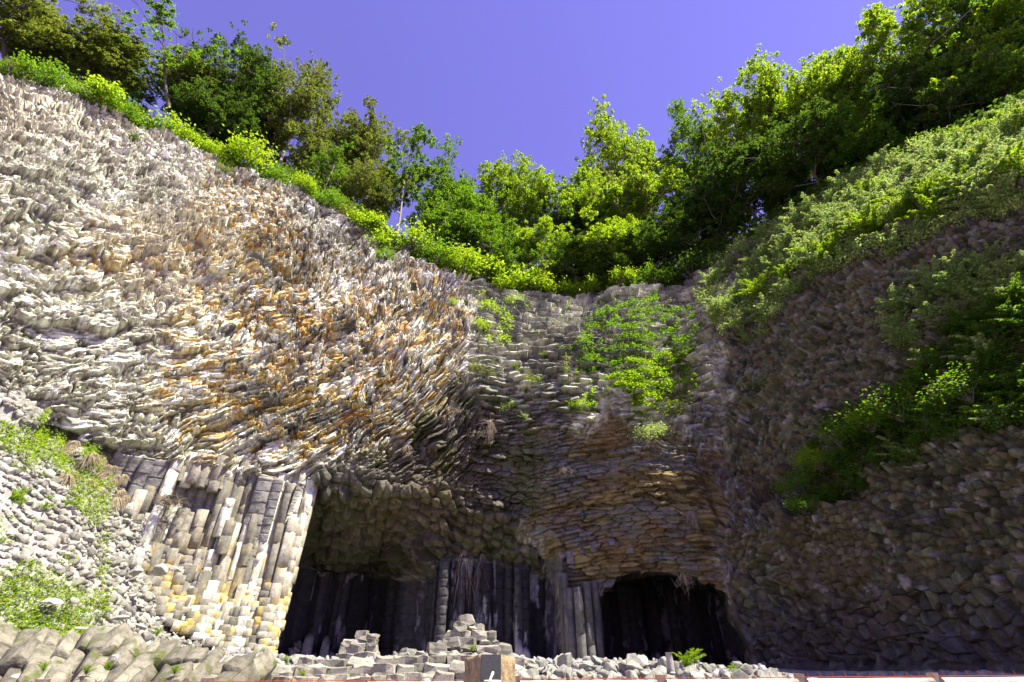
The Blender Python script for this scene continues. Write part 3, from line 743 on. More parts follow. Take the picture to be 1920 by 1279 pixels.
TREES = {}
def tree_kind(key, seed, mat, bark='bark', **kw):
    tb, cb = tree_parts(seed, **kw)
    TREES[key] = (tb.mesh('trunk', M[bark], True), cb.mesh('crown', M[mat]), kw.get('wid', 0.30))
for k, (mat, s0) in {'bright': ('leaf_bright', 20), 'green': ('leaf_green', 40), 'olive': ('leaf_olive', 60), 'dark': ('leaf_dark', 80)}.items():
    for v in range(3):
        tree_kind(f'{k}{v}', s0 + v, mat, 'bark_pale' if v == 1 else 'bark', nclump=90, per=400, nlimb=16, wid=[0.30, 0.36, 0.27][v], leaf=[0.0170, 0.018, 0.0160][v], clump=[0.092, 0.100, 0.085][v], sprig=[0.021, 0.022, 0.019][v], low=[0.25, 0.18, 0.3][v], flat=[0.55, 0.5, 0.6][v])
tree_kind('airy', 101, 'leaf_green', 'bark', nclump=34, per=110, wid=0.17, leaf=0.013, clump=0.07, sprig=0.015, trunk_r=0.007, low=0.3, nlimb=11)
tree_kind('feathery', 102, 'leaf_green', 'bark_pale', nclump=46, per=300, wid=0.36, leaf=0.020, clump=0.09, low=0.35, flat=0.32, nlimb=9)
tree_kind('blossom', 103, 'leaf_olive', 'bark_pale', nclump=40, per=150, wid=0.42, leaf=0.018, clump=0.075, low=0.3, nlimb=9)

soil_rows = np.where(GK >= 7.0)[0]
def ground_at(a, r):
    i = int(np.clip(np.searchsorted(AZ, a), 0, NA - 1))
    return float(np.interp(r, GR[soil_rows, i], GZ[soil_rows, i])), float(r_top[i])

def place(parts, name, loc, sc, rz, label, cat, group=None, names=('trunk', 'crown')):
    e = empty(name, loc, rz); e.scale = sc
    for nm, me in zip(names, parts): obj(nm, me, e)
    return tag(e, label, cat, group)

def tree(kind, px, py_top, wpx, off, label, sink=0.3, base=None):
    me_t, me_c, wid = TREES[kind]
    d = ray(px, py_top + wpx * 0.5); a = math.atan2(d[0], d[1])
    i = int(np.clip(np.searchsorted(AZ, a), 0, NA - 1)); r = float(r_top[i]) + off
    zg, _ = ground_at(a, r); zg -= sink
    dt = ray(px, py_top); zt = EYE + r * dt[2] / math.hypot(dt[0], dt[1])
    H = max(2.0, zt - zg)
    loc = (r * math.sin(a), r * math.cos(a), zg)
    depth = loc[1] * CP + (zt - EYE) * SP
    wm = wpx * depth / F
    sx = wm / (2 * wid * 1.08)
    sx = min(max(sx, 0.42 * H), 1.7 * H)
    if base:
        B = at_r(base[0], base[1], r); T = at_r(px, py_top, r - 1.0); ax = T - B
        o = place((me_t, me_c), 'tree', tuple(B), (sx, sx, ax.length), 0, label, 'tree')
        o.rotation_euler = (ax.to_track_quat('Z', 'Y').to_matrix() @ Matrix.Rotation(random.uniform(0, 6.28), 3, 'Z')).to_euler(); return o
    return place((me_t, me_c), 'tree', loc, (sx, sx, H), random.uniform(0, 6.28), label, 'tree')

TL = [
 ('olive0', 25, -110, 190, 4, 'olive leafed tree cut by the left edge of the picture above the beige cliff'),
 ('olive1', 105, 0, 150, 5, 'greyish olive tree with a rounded top, second along the left cliff crest'),
 ('olive2', 200, 22, 130, 4, 'dark green tree with spiky top twigs left of the tall thin tree'),
 ('green1', 245, 60, 120, 7, 'low rounded tree filling the dip just left of the tall thin tree'),
 ('airy', 318, -25, 150, 2.0, 'tall thin airy tree with a sparse crown rising above its neighbours on the left crest'),
 ('olive0', 372, 105, 120, 5, 'low olive tree just right of the tall thin tree'),
 ('dark0', 455, 52, 150, 4, 'dark tree with a leaning flat top in the left group'),
 ('olive2', 520, 90, 110, 7, 'olive tree between the dark flat topped tree and the leaning one'),
 ('olive1', 590, 88, 140, 4, 'olive brown tree with a dark leaning trunk on the left crest'),
 ('dark2', 420, 150, 120, 2.5, 'shaded understorey tree below the dark flat topped tree'),
 ('olive2', 655, 172, 100, 7, 'olive tree stepping down toward the dip right of the leaning trunk'),
 ('olive0', 712, 185, 110, 6, 'dull brownish green tree with a twiggy top, last of the olive ones on the left'),
 ('feathery', 622, 258, 90, 1.5, 'small bright feathery tree with white trunk on the left cliff edge'),
 ('olive1', 690, 285, 100, 2.5, 'half bare tree with pale branches beside the small feathery tree'),
 ('feathery', 775, 232, 130, 3.5, 'feathery bright green tree with pale stems at the foot of the left slope'),
 ('green2', 835, 226, 100, 8, 'blue green tree behind the feathery tree with pale stems'),
 ('green0', 865, 330, 130, 3, 'mid green tree right of the feathery tree with pale stems'),
 ('bright2', 925, 278, 90, 7, 'yellow green tree with a pointed top, left half of the pair in the central dip'),
 ('bright0', 990, 272, 110, 6, 'yellow green tree with an open lacy top in the central dip'),
 ('green1', 925, 390, 130, 2, 'low lush tree below the pair in the central dip'),
 ('bright1', 1000, 400, 120, 2, 'low yellow green tree at the cliff edge under the sky gap'),
 ('dark1', 1065, 330, 110, 7, 'dark tree at the right rim of the sky gap'),
 ('bright2', 1150, 166, 120, 9, 'tall tree with a narrow cubic top standing above the blossoming tree'),
 ('blossom', 1170, 228, 190, 6, 'tree with pale whitish flowering twigs below the tall cubic top'),
 ('bright0', 1105, 270, 120, 5, 'leafy tree on the left flank of the blossoming tree'),
 ('bright1', 1195, 280, 160, 3.5, 'broad bright yellow green tree over the middle of the central wall'),
 ('bright0', 1130, 400, 130, 1.8, 'bright low tree in front of the broad one over the central wall'),
 ('dark2', 1085, 445, 120, 1.5, 'low dark tree on the brink left of the middle of the central wall'),
 ('dark1', 1140, 455, 120, 2.2, 'low dark tree on the brink over the middle of the central wall'),
 ('dark0', 1215, 420, 130, 2, 'dark low tree behind the ferns at the right end of the central wall'),
 ('green0', 1285, 175, 110, 7, 'tree with a rounded dome right of the tall cubic top'),
 ('bright1', 1365, 130, 150, 7, 'bright tree on the lower shoulder of the right skyline'),
 ('dark1', 1300, 330, 170, 3, 'dark shaded tree under the right shoulder of the skyline'),
 ('bright0', 1450, 85, 150, 8, 'bright crowned tree halfway up the right skyline'),
 ('dark2', 1400, 260, 170, 4, 'dark tree with thin stems behind the upper end of the fern slope'),
 ('bright2', 1535, 45, 150, 8, 'bright crowned tree, third up the right skyline from the sky gap'),
 ('bright1', 1620, -5, 190, 6, 'large spreading tree with pale forked trunks above the fern slope'),
 ('dark0', 1500, 210, 170, 3, 'shaded tree left of the pale forked trunks'),
 ('green2', 1600, 160, 170, 4.5, 'mid green tree in front of the pale forked trunks'),
 ('green1', 1730, -60, 190, 8, 'green tree cut by the top of the picture above the fern slope'),
 ('dark1', 1720, 100, 190, 5.5, 'dark leaning tree at the top of the fern slope'),
 ('bright2', 1830, -110, 190, 9, 'tall tree with sky showing through its leaves near the upper right corner'),
 ('green0', 1850, 30, 180, 6.5, 'low dense tree on the upper right just above the ferns'),
 ('green1', 1960, -80, 220, 8, 'tree cut by the right edge of the picture in the upper right corner'),
 ('dark2', 1780, 40, 150, 8, 'dark tree seen through the gap between the two uppermost right trees'),
]
for t in TL: tree(*t, base={318: (318, 205), 105: (95, 150), 200: (190, 175), 25: (5, 140), 372: (360, 240)}.get(t[1]))

# ---- shrubs: foliage on a few stems
def shrub_parts(seed, per=900, leaf=0.06, mat='leaf_bright', spiky=0.0):
    rnd = np.random.RandomState(seed); sb = MB(); P = []
    for i in range(11):
        a = rnd.uniform(0, 6.28); R = rnd.uniform(0.1, 0.85); e = np.array([math.cos(a) * R, math.sin(a) * R, rnd.uniform(0.35, 1.0) * (1.1 - 0.5 * R)])
        sb.tube(np.stack([np.zeros(3), e * np.array([0.4, 0.4, 0.6]), e]), np.array([0.03, 0.02, 0.008]), 4)
        m = per // 11
        g = rnd.normal(0, 1, (m, 3)) * np.array([0.24, 0.24, 0.17]) * rnd.uniform(0.7, 1.2)
        P.append(e + g)
    P = np.concatenate(P); P = P[P[:, 2] > -0.25]
    fb = MB(); V, Q, C = leaves(P, leaf, rnd, droop=0.2); fb.add(V, Q, None, C)
    return sb.mesh('stem', M['bark']), fb.mesh('foliage', M[mat])
SHRUB = {k: shrub_parts(200 + i, 1500, l, m) for i, (k, l, m) in enumerate([('bright', 0.10, 'leaf_bright'), ('green', 0.11, 'leaf_green'), ('olive', 0.08, 'leaf_olive'), ('dark', 0.10, 'leaf_dark'), ('lime', 0.13, 'leaf_bright'), ('pale', 0.09, 'leaf_feather')])}

# ---- plumes: feathery stems like goldenrod
def plume_parts(seed, nst=15, mat='leaf_feather', L=1.0):
    rnd = np.random.RandomState(seed); mb = MB(); P = []
    for i in range(nst):
        a = rnd.uniform(0, 6.28); out = rnd.uniform(0.1, 0.85)
        s = np.linspace(0, 1, 8); h = rnd.uniform(0.65, 1.2) * L
        S = np.stack([math.cos(a) * out * s ** 1.5, math.sin(a) * out * s ** 1.5, h * (s - 0.28 * s ** 3)], 1)
        mb.tube(S, 0.010 * (1 - 0.8 * s), 3, (0.7, 0.7, 0.5))
        m = 130
        q = rnd.beta(1.5, 1.1, m) * 0.92 + 0.08
        c = np.stack([np.interp(q, s, S[:, k]) for k in range(3)], 1)
        P.append(c + rnd.normal(0, 1, (m, 3)) * np.array([0.075, 0.075, 0.03]) * (1.12 - q)[:, None] * 1.3)
    P = np.concatenate(P)
    V, Q, C = leaves(P, 0.085, rnd, droop=-0.25, aspect=0.3, flat=0.7, C0=0.7); mb.add(V, Q, None, C)
    return mb.mesh('ferny_plant', M[mat])
PLUME = [plume_parts(300 + i) for i in range(4)] + [plume_parts(320 + i, mat='leaf_bright') for i in range(2)] + [plume_parts(340 + i, mat='leaf_green') for i in range(2)]

def on_surf(px, py, kmin, kmax, push=0.0):
    P, n, i = surf(px, py, kmin, kmax); return P + n * push, n

SL = [  # kind, px, py, width px, label
 ('olive', 20, 120, 60, 'pale weedy shrub on the crest at the left edge of the picture'),
 ('green', 75, 122, 90, 'bushy green shrub on the far left crest'),
 ('pale', 125, 150, 60, 'pale shrub spilling over the far left crest'),
 ('lime', 180, 145, 100, 'rounded vivid green shrub hanging over the far left crest'),
 ('green', 235, 195, 60, 'dark green trailing shrub below the tall thin tree'),
 ('bright', 300, 195, 115, 'big vivid green shrub leaning over the brink under the tall thin tree'),
 ('lime', 355, 247, 48, 'small vivid green shrub with large leaves at the end of the leaning group'),
 ('dark', 250, 255, 34, 'tiny dull shrub on the face below the crest'),
 ('bright', 400, 268, 50, 'narrow green shrub in the notch of the left crest'),
 ('olive', 420, 315, 50, 'dull grey green shrub on the shoulder below the notch'),
 ('bright', 465, 280, 95, 'sprawling green shrub just right of the notch'),
 ('green', 520, 300, 60, 'green shrub on the edge left of the small feathery tree'),
 ('bright', 570, 335, 55, 'low green shrub below the small feathery tree'),
 ('green', 620, 365, 60, 'low green shrub tumbling down the edge below the half bare tree'),
 ('olive', 655, 390, 45, 'dull shrub clinging to the edge below the half bare tree'),
 ('lime', 705, 385, 75, 'yellow green shrub above the long shadow streak'),
 ('lime', 742, 405, 60, 'rounded glowing green shrub left of the pale stems'),
 ('bright', 765, 440, 120, 'large spreading shrub overhanging the left wall'),
 ('green', 720, 475, 40, 'thin trailing shrub hanging down beside the shadow streak'),
 ('green', 820, 470, 80, 'spiky shrub on the edge below the feathery tree'),
 ('bright', 870, 495, 80, 'bushy shrub in the corner where the left wall ends'),
 ('lime', 925, 440, 100, 'glowing yellow green shrub among the central trees'),
 ('lime', 990, 470, 100, 'soft yellow green shrub below the sky gap'),
 ('bright', 940, 520, 60, 'shrub at the corner of the central wall'),
 ('pale', 965, 560, 50, 'hanging shrub at the top left of the central wall'),
 ('lime', 1010, 535, 60, 'low shrub on the brink of the central wall, leftmost of five'),
 ('bright', 1060, 535, 60, 'low shrub on the brink of the central wall, second of five'),
 ('lime', 1110, 528, 60, 'low shrub on the brink of the central wall, middle of five'),
 ('bright', 1160, 515, 65, 'low shrub on the brink of the central wall, fourth of five'),
 ('green', 1225, 510, 75, 'leafy shrub on the brink at the right end of the central wall'),
 ('dark', 1300, 505, 90, 'shaded shrub in the corner under the dark trees'),
 ('dark', 1370, 470, 90, 'shaded shrub behind the top of the fern slope'),
 ('lime', 1580, 490, 45, 'vivid rounded shrub among the pale ferny plants'),
 ('bright', 910, 610, 55, 'shrub in the gully between the left wall and the central wall'),
 ('olive', 900, 700, 65, 'grey green shrub with dry twigs on the ledge left of the central wall'),
 ('olive', 1000, 715, 55, 'shrub rooted in the middle of the central wall'),
 ('pale', 960, 765, 45, 'pale shrub at the lower left of the central wall'),
 ('bright', 1085, 770, 45, 'small yellow green shrub below the ivy'),
 ('pale', 1225, 820, 70, 'pale shrub with drooping grey stems on top of the ochre hood'),
 ('green', 1455, 715, 65, 'dark green shrub on the cell patterned wall'),
 ('pale', 1480, 590, 45, 'small pale shrub under the fern slope'),
 ('bright', 850, 560, 40, 'shrub at the upper right corner of the left wall'),
 ('green', 1502, 915, 75, 'green leafy shrub at the very tip of the shaded ledge on the right wall'),
 ('bright', 1550, 870, 90, 'bright leafy shrub second from the tip of the shaded ledge'),
 ('green', 1600, 835, 90, 'leafy shrub on the outer rim in the middle of the shaded ledge'),
 ('bright', 1655, 805, 90, 'bright leafy shrub on the rim where the shaded ledge widens'),
 ('green', 1720, 780, 110, 'large leafy shrub on the widest part of the shaded ledge'),
 ('green', 1530, 955, 60, 'shrub hanging lowest from the tip of the shaded ledge'),
 ('green', 1840, 740, 110, 'large dark leafy shrub at the right end of the shaded ledge'),
 ('bright', 25, 860, 34, 'small shrub at the upper end of the scree'),
]
for kind, px, py, wpx, label in SL:
    P, n = on_surf(px, py + wpx * 0.22, 2.0, 8.6, 0.7 if 'shaded ledge' in label else 0.05)
    depth = P.y * CP + (P.z - EYE) * SP; R = wpx * depth / F / 1.9
    place(SHRUB[kind], 'shrub', tuple(P - n * 0.1), (R, R, R), random.uniform(0, 6.28), label, 'shrub', names=('stem', 'foliage'))

# ---- ferny plants on the right slopes, each a plant of its own
def scatter(n, poly, kmin, kmax, dmin, seed, sizes, kinds, label, group, lean=0.35):
    rn = random.Random(seed); pts = []; tries = 0
    xs = [p[0] for p in poly]; ys = [p[1] for p in poly]
    def inside(x, y):
        c = False; j = len(poly) - 1
        for i in range(len(poly)):
            (xi, yi), (xj, yj) = poly[i], poly[j]
            if (yi > y) != (yj > y) and x < (xj - xi) * (y - yi) / (yj - yi) + xi: c = not c
            j = i
        return c
    while len(pts) < n and tries < n * 60:
        tries += 1; x, y = rn.uniform(min(xs), max(xs)), rn.uniform(min(ys), max(ys))
        if not inside(x, y) or any((x - a) ** 2 + (y - b) ** 2 < dmin ** 2 for a, b in pts): continue
        pts.append((x, y))
        P, nv = on_surf(x, y, kmin, kmax, -0.08)
        o = obj('ferny_plant', PLUME[rn.choice(kinds)], None, tuple(P)); s = rn.uniform(*sizes)
        ax = (Vector((0, 0, 1)) + nv * lean).normalized()
        o.rotation_euler = (ax.to_track_quat('Z', 'Y').to_matrix() @ Matrix.Rotation(rn.uniform(0, 6.28), 3, 'Z')).to_euler()
        o.scale = (s, s, s * rn.uniform(0.85, 1.25)); tag(o, label, 'plant', group)
scatter(170, [(1300, 560), (1330, 520), (1440, 445), (1530, 385), (1650, 325), (1800, 275), (1960, 210), (1960, 390), (1820, 425), (1660, 490), (1540, 540), (1480, 580), (1440, 640), (1360, 640)], 5.5, 7.2, 10, 1, (1.0, 2.0), [0, 1, 2, 3, 0, 1, 2, 3, 4],
        'pale feathery plant on the sunlit upper slope on the right, under the forest', 'feathery plants on the upper slope')
scatter(40, [(1680, 640), (1720, 560), (1800, 500), (1950, 480), (1950, 560), (1830, 590), (1740, 660), (1700, 700)], 4.2, 6.2, 14, 2, (0.8, 1.5), [0, 1, 2, 3],
        'pale feathery plant along the rim of the shaded ledge on the far right', 'feathery plants along the shaded ledge rim')
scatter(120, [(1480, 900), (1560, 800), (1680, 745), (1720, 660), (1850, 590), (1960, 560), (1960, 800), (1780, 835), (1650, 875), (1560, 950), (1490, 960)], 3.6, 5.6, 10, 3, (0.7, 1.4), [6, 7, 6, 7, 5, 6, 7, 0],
        'dark green feathery plant massed on the shaded ledge of the right wall', 'dark plants on the shaded ledge')
scatter(14, [(940, 640), (1040, 600), (1100, 650), (1060, 790), (950, 800)], 3, 7, 18, 4, (0.35, 0.7), [4, 5, 0],
        'small tuft of green rooted in a crack of the central wall', 'tufts in the cracks of the central wall')
scatter(26, [(0, 820), (60, 810), (130, 880), (150, 960), (100, 990), (60, 1010), (40, 1110), (0, 1140)], 0, 3, 10, 6, (0.25, 0.5), [4, 5, 4, 0],
        'small bright green weed on the scree at the far left', 'weeds on the left scree')

# ---- undergrowth and ground cover nobody could count
def inpoly(poly):
    c = np.zeros(PX.shape, bool); j = len(poly) - 1
    for i in range(len(poly)):
        (xi, yi), (xj, yj) = poly[i], poly[j]
        if yi != yj: c ^= ((yi > PY) != (yj > PY)) & (PX < (xj - xi) * (PY - yi) / (yj - yi) + xi)
        j = i
    return c
LEDGE = [(1475, 905), (1560, 800), (1680, 745), (1720, 650), (1850, 590), (1960, 545), (1960, 800), (1780, 835), (1650, 875), (1560, 950), (1480, 965)]
def cover(name, mask, n, size, mat, label, seed, h=0.5, kind='stuff', thing=None):
    rnd = np.random.RandomState(seed)
    ii = np.argwhere(mask); ii = ii[rnd.randint(0, len(ii), n)]
    P = PXYZ[ii[:, 0], ii[:, 1]] + NRM[ii[:, 0], ii[:, 1]] * rnd.uniform(0.02, h, n)[:, None] + rnd.normal(0, 0.07, (n, 3)) + np.array([0, 0, 1.0]) * (rnd.rand(n) * h * 0.6)[:, None]
    mb = MB(); V, Q, C = leaves(P, size, rnd); mb.add(V, Q, None, C)
    o = obj(name, mb.mesh(name, M[mat]))
    if thing: return tag(o, label, thing)
    return tag(o, label, None, None, 'stuff')
inpic = (PX > -150) & (PX < 2070) & (PY > -150)
patch = fbm(U_ * 0.5, V_ * 0.5, 150, 3)
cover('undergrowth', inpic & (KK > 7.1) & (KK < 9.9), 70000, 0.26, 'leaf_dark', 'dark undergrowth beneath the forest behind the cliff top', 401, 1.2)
cover('crest_growth', inpic & (KK > 6.93) & (KK < 8.0) & (patch > 0.52), 8000, 0.15, 'leaf_green', 'bright low growth along the brink of the cliff', 402, 0.6)
cover('slope_ground_cover', inpoly([(1300, 560), (1330, 510), (1440, 435), (1530, 375), (1650, 315), (1800, 265), (1970, 190), (1970, 390), (1820, 425), (1660, 490), (1540, 540), (1480, 570), (1440, 630), (1360, 640)]) & (KK > 5.4) & (KK < 7.3) & (patch > 0.44), 42000, 0.12, 'leaf_feather', 'pale ground cover between the feathery plants on the upper right slope', 403, 0.45)
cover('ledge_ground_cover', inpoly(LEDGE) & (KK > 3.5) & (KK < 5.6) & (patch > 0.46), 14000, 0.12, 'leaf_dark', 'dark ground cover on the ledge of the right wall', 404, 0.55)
pn = fbm(U_ * 0.9, Z * 0.9, 151, 4)
for j, (cx, cy, rx, ry, thr, n, lb) in enumerate([(1190, 655, 105, 90, 0.38, 15000, 'thick yellow green ivy mat high on the central wall'), (1235, 730, 70, 60, 0.44, 6000, 'thinner ivy at the lower right of the central wall'), (1150, 745, 50, 40, 0.5, 1800, 'loose ivy sprigs below the thick mat on the central wall'), (1290, 640, 30, 60, 0.5, 1200, 'ivy strip at the right corner of the central wall'), (930, 590, 34, 60, 0.5, 1500, 'ivy in the gully at the left end of the central wall')]):
    mk = (((PX - cx) / rx) ** 2 + ((PY - cy) / ry) ** 2 < 1 + (pn - 0.5) * 1.5) & (pn > thr) & (KK > 2.9) & (KK < 7.2)
    if mk.sum() > 20: cover('ivy', mk, n, 0.15, 'leaf_green' if j in (0, 3) else 'leaf_bright', lb, 410 + j, 0.32, thing='ivy')

# ---- dry hanging grass, roots and leafless bushes
def tuft(seed, nst, L, spread, droop, wdt=0.010, curl=0.1, split=0):
    rnd = np.random.RandomState(seed); mb = MB()
    for i in range(nst):
        a = rnd.uniform(0, 6.28); s = np.linspace(0, 1, 7); l = L * rnd.uniform(0.5, 1.1); o_ = spread * rnd.uniform(0.2, 1)
        S = np.stack([math.cos(a) * o_ * s, math.sin(a) * o_ * s, l * (0.25 * s - droop * s ** 1.7)], 1) + np.cumsum(rnd.normal(0, curl * L * 0.08, (7, 3)), 0) * s[:, None]
        mb.tube(S, wdt * (1 - 0.75 * s) * rnd.uniform(0.6, 1.3), 3)
        for k in range(split):
            p = S[rnd.randint(2, 7)]; d = rnd.normal(0, 1, 3) * L * 0.2
            mb.tube(np.stack([p, p + d * 0.5 + rnd.normal(0, 0.02, 3), p + d]), np.array([0.5, 0.35, 0.15]) * wdt, 3)
    return mb
DT = [  # px, py, n strands, length m, spread, droop, split, name, label, category
 (568, 935, 60, 1.1, 0.30, 1.0, 0, 'dry_grass', 'pale tuft of dry grass hanging at the top corner of the left cave', 'dry grass'),
 (762, 838, 45, 0.9, 0.45, 0.8, 0, 'dry_grass', 'pale dry grass tuft under the lichen covered bulge', 'dry grass'),
 (690, 925, 14, 0.7, 0.4, 0.7, 1, 'dry_grass', 'small wiry tuft in the roof of the left cave', 'dry grass'),
 (742, 930, 10, 0.7, 0.4, 0.5, 1, 'dry_grass', 'few wiry stems right of the wiry tuft in the cave roof', 'dry grass'),
 (920, 790, 60, 1.8, 0.35, 1.0, 1, 'dry_vine', 'long pale dry vine hanging below the grey green ledge shrub', 'vine'),
 (1100, 1105, 80, 1.3, 0.85, 0.45, 4, 'dry_bush', 'leafless pale bush on the pillar between the caves', 'dry bush'),
 (1273, 1060, 40, 1.4, 0.5, 0.9, 3, 'hanging_roots', 'spray of grey roots hanging over the right cave mouth', 'roots'),
 (870, 1030, 40, 3.2, 0.6, 1.0, 0, 'hanging_roots', 'long brown roots hanging down the right half of the left cave', 'roots'),
 (905, 1040, 30, 2.6, 0.5, 1.0, 0, 'hanging_roots', 'thin brown roots hanging beside the long ones in the left cave', 'roots'),
 (1060, 880, 20, 1.0, 0.6, 0.7, 1, 'dry_grass', 'dry stems hanging at the left end of the ochre hood', 'dry grass'),
 (1300, 960, 50, 1.6, 0.7, 0.9, 2, 'dry_vine', 'brown dry vines on the right end of the ochre hood', 'vine'),
 (330, 935, 90, 1.3, 0.8, 0.55, 3, 'dry_bush', 'brown leafless bush in the hollow of the sunlit buttress', 'dry bush'),
 (300, 965, 50, 1.0, 0.7, 0.3, 2, 'dry_bush', 'thin leafless twigs below the hollow of the buttress', 'dry bush'),
 (1220, 830, 60, 1.3, 0.9, 0.7, 0, 'dry_grass', 'grey drooping grass stems around the pale shrub on the ochre hood', 'dry grass'),
 (860, 770, 12, 1.6, 1.0, 0.2, 4, 'bare_branch', 'bare grey branch sticking out beside the dry vine', 'branch'),
 (1065, 680, 40, 1.3, 0.7, 0.8, 1, 'dry_vine', 'tangle of grey vine stems left of the ivy', 'vine'),
]
for j, (px, py, nst, L, spd, dr, spl, nm, lb, ct) in enumerate(DT):
    P, n = on_surf(px, py, 2.0, 7.0, 0.12)
    if px in (330, 300): P = P + n * 0.9
    mb = tuft(500 + j, nst, L, spd, dr, 0.016 if nm != 'hanging_roots' else 0.02, 0.35, spl)
    o = obj(nm, mb.mesh(nm, M['twig_dry' if nm != 'dry_bush' or px != 330 else 'bark']), None, tuple(P)); tag(o, lb, ct, kind='thing')
gr = np.random.RandomState(640); gl = [tuft(650 + i, 110, 0.9, 0.38, 0.85, 0.011, 0.3, 0).mesh('dry_grass', M['leaf_dry']) for i in range(3)]
for j in range(40):
    px = gr.uniform(110, 235); py = np.interp(px, [110, 235], [835, 880]) + gr.uniform(-20, 75)
    P, n = on_surf(px, py, 0.3, 3.2, 0.30)
    o = obj('dry_grass', gl[j % 3], None, tuple(P)); o.rotation_euler = (gr.uniform(-0.4, 0.4), gr.uniform(-0.4, 0.4), gr.uniform(0, 6.28)); s_ = gr.uniform(0.7, 1.3); o.scale = (s_, s_, s_)
    tag(o, 'straw coloured dry grass tuft in the mat between scree and buttress', 'dry grass', 'dry grass tufts above the scree', 'thing')
# trailing green vines on the central wall
for j, (px, py, L) in enumerate([(1125, 560, 3.0), (1150, 565, 2.4), (1065, 560, 2.2), (1060, 690, 2.6), (1085, 700, 2.2), (1200, 560, 1.8), (1255, 565, 2.2)]):
    P, n = on_surf(px, py, 3.5, 7.05, 0.25); rn = np.random.RandomState(600 + j); mb = MB()
    s = np.linspace(0, 1, 10); S = np.stack([0.15 * np.sin(3 * s + j), np.zeros(10), -L * s], 1); mb.tube(S, 0.012, 3, (0.6, 0.5, 0.4))
    q = rn.rand(160); c = np.stack([np.interp(q, s, S[:, k]) for k in range(3)], 1) + rn.normal(0, 0.07, (160, 3))
    V, Q, C = leaves(c, 0.12, rn, droop=0.8); mb.add(V, Q, None, C)
    tag(obj('vine', mb.mesh('vine', M['leaf_bright']), None, tuple(P)), ['longest green vine hanging from the brink of the central wall', 'green vine hanging just right of the longest one on the central wall', 'green vine hanging at the left part of the central brink', 'green vine hanging from the grey tangle left of the ivy', 'shorter green vine hanging from the right of the grey tangle', 'short green vine dropping into the ivy mat', 'green vine dropping at the right end of the central brink'][j], 'vine')

# ================================================================== STONES, FENCE, MONUMENT
import bmesh
def hull_mesh(name, seed, flat=0.75, mat=None, pts=13):
    rn = random.Random(seed); bm = bmesh.new()
    for _ in range(pts):
        v = Vector((rn.gauss(0, 1), rn.gauss(0, 1), rn.gauss(0, 1))).normalized() * rn.uniform(0.82, 1.0)
        v = Vector((v.x * rn.uniform(0.9, 1.15), v.y * 0.85, v.z * flat)); bm.verts.new(v * 0.5)
    bmesh.ops.convex_hull(bm, input=bm.verts)
    for v in [v for v in bm.verts if not v.link_faces]: bm.verts.remove(v)
    bmesh.ops.bevel(bm, geom=list(bm.edges), offset=0.028, segments=1, affect='EDGES')
    bmesh.ops.triangulate(bm, faces=bm.faces)
    bmesh.ops.recalc_face_normals(bm, faces=bm.faces)
    me = bpy.data.meshes.new(name); bm.to_mesh(me); bm.free()
    c = me.color_attributes.new('Col', 'FLOAT_COLOR', 'POINT'); g = rn.uniform(0.8, 1.15)
    base_ = (0.28 * g, 0.275 * g, 0.225 * g, 1)
    c.data.foreach_set('color', np.tile(np.array(base_, np.float32), len(me.vertices)))
    me.materials.append(mat or M['stone'])
    return me
def block_mesh(name, seed, mat=None):
    """a roughly squared stone, unit size"""
    rn = random.Random(seed); bm = bmesh.new()
    bmesh.ops.create_cube(bm, size=1.0)
    bmesh.ops.subdivide_edges(bm, edges=bm.edges, cuts=1, use_grid_fill=True)
    for v in bm.verts:
        v.co += Vector([rn.uniform(-0.11, 0.11) for _ in range(3)])
        if sum(abs(abs(c) - 0.5) < 0.1 for c in v.co) == 3: v.co *= rn.uniform(0.84, 0.97)
    bmesh.ops.bevel(bm, geom=list(bm.edges), offset=0.03, segments=1, affect='EDGES')
    bmesh.ops.triangulate(bm, faces=bm.faces); bmesh.ops.recalc_face_normals(bm, faces=bm.faces)
    me = bpy.data.meshes.new(name); bm.to_mesh(me); bm.free()
    c = me.color_attributes.new('Col', 'FLOAT_COLOR', 'POINT'); g = rn.uniform(0.8, 1.15)
    c.data.foreach_set('color', np.tile(np.array((0.25 * g, 0.235 * g, 0.18 * g, 1), np.float32), len(me.vertices)))
    me.materials.append(mat or M['stone'])
    return me
ROCKS = [hull_mesh('rock', 700 + i, random.Random(i).uniform(0.55, 0.95)) for i in range(12)]
M['dark_stone'] = rock_material('dark_stone', False, base=(0.13, 0.125, 0.12), scale=5.0, bump=0.5, bdist=0.05, cont=0.7, tint_random=True)
DARKROCKS = [hull_mesh('rock', 760 + i, 0.7, M['dark_stone']) for i in range(4)]
BLOCKS = [block_mesh('stone_block', 800 + i) for i in range(10)]

# the bank of rubble in front of the caves
C_RIDGE = curve([(-900, 1190), (0, 1196), (250, 1216), (480, 1226), (560, 1240), (620, 1246), (800, 1234), (870, 1228), (960, 1240), (1100, 1243), (1300, 1250), (1440, 1262), (1560, 1284), (1920, 1325), (2600, 1340)])
bx = np.linspace(-26, 26, 420); by = np.linspace(9.5, 25, 150)
BX, BY = np.meshgrid(bx, by)
def ridge_z(x):
    z = np.full_like(x, 1.0)
    for _ in range(4):
        px, _p = project(x, np.full_like(x, 17.0), z)
        py = np.interp(px, *C_RIDGE); b = (639.5 - py) / F
        z = EYE + 17.0 * (SP + b * CP) / (CP - b * SP)
    return z
RZ = ridge_z(bx)
def bank_z(x, y):
    rz = np.interp(x, bx, RZ)
    front = sstep(11.0, 16.5, y); back = sstep(17.5, 23, y)
    n = 0.30 * (fbm(x * 1.1, y * 1.1, 160, 4) - 0.5)
    return (0.1 + (rz - 0.1) * front) * (1 - back) + np.minimum(rz, 1.2) * back + n * (0.3 + front)
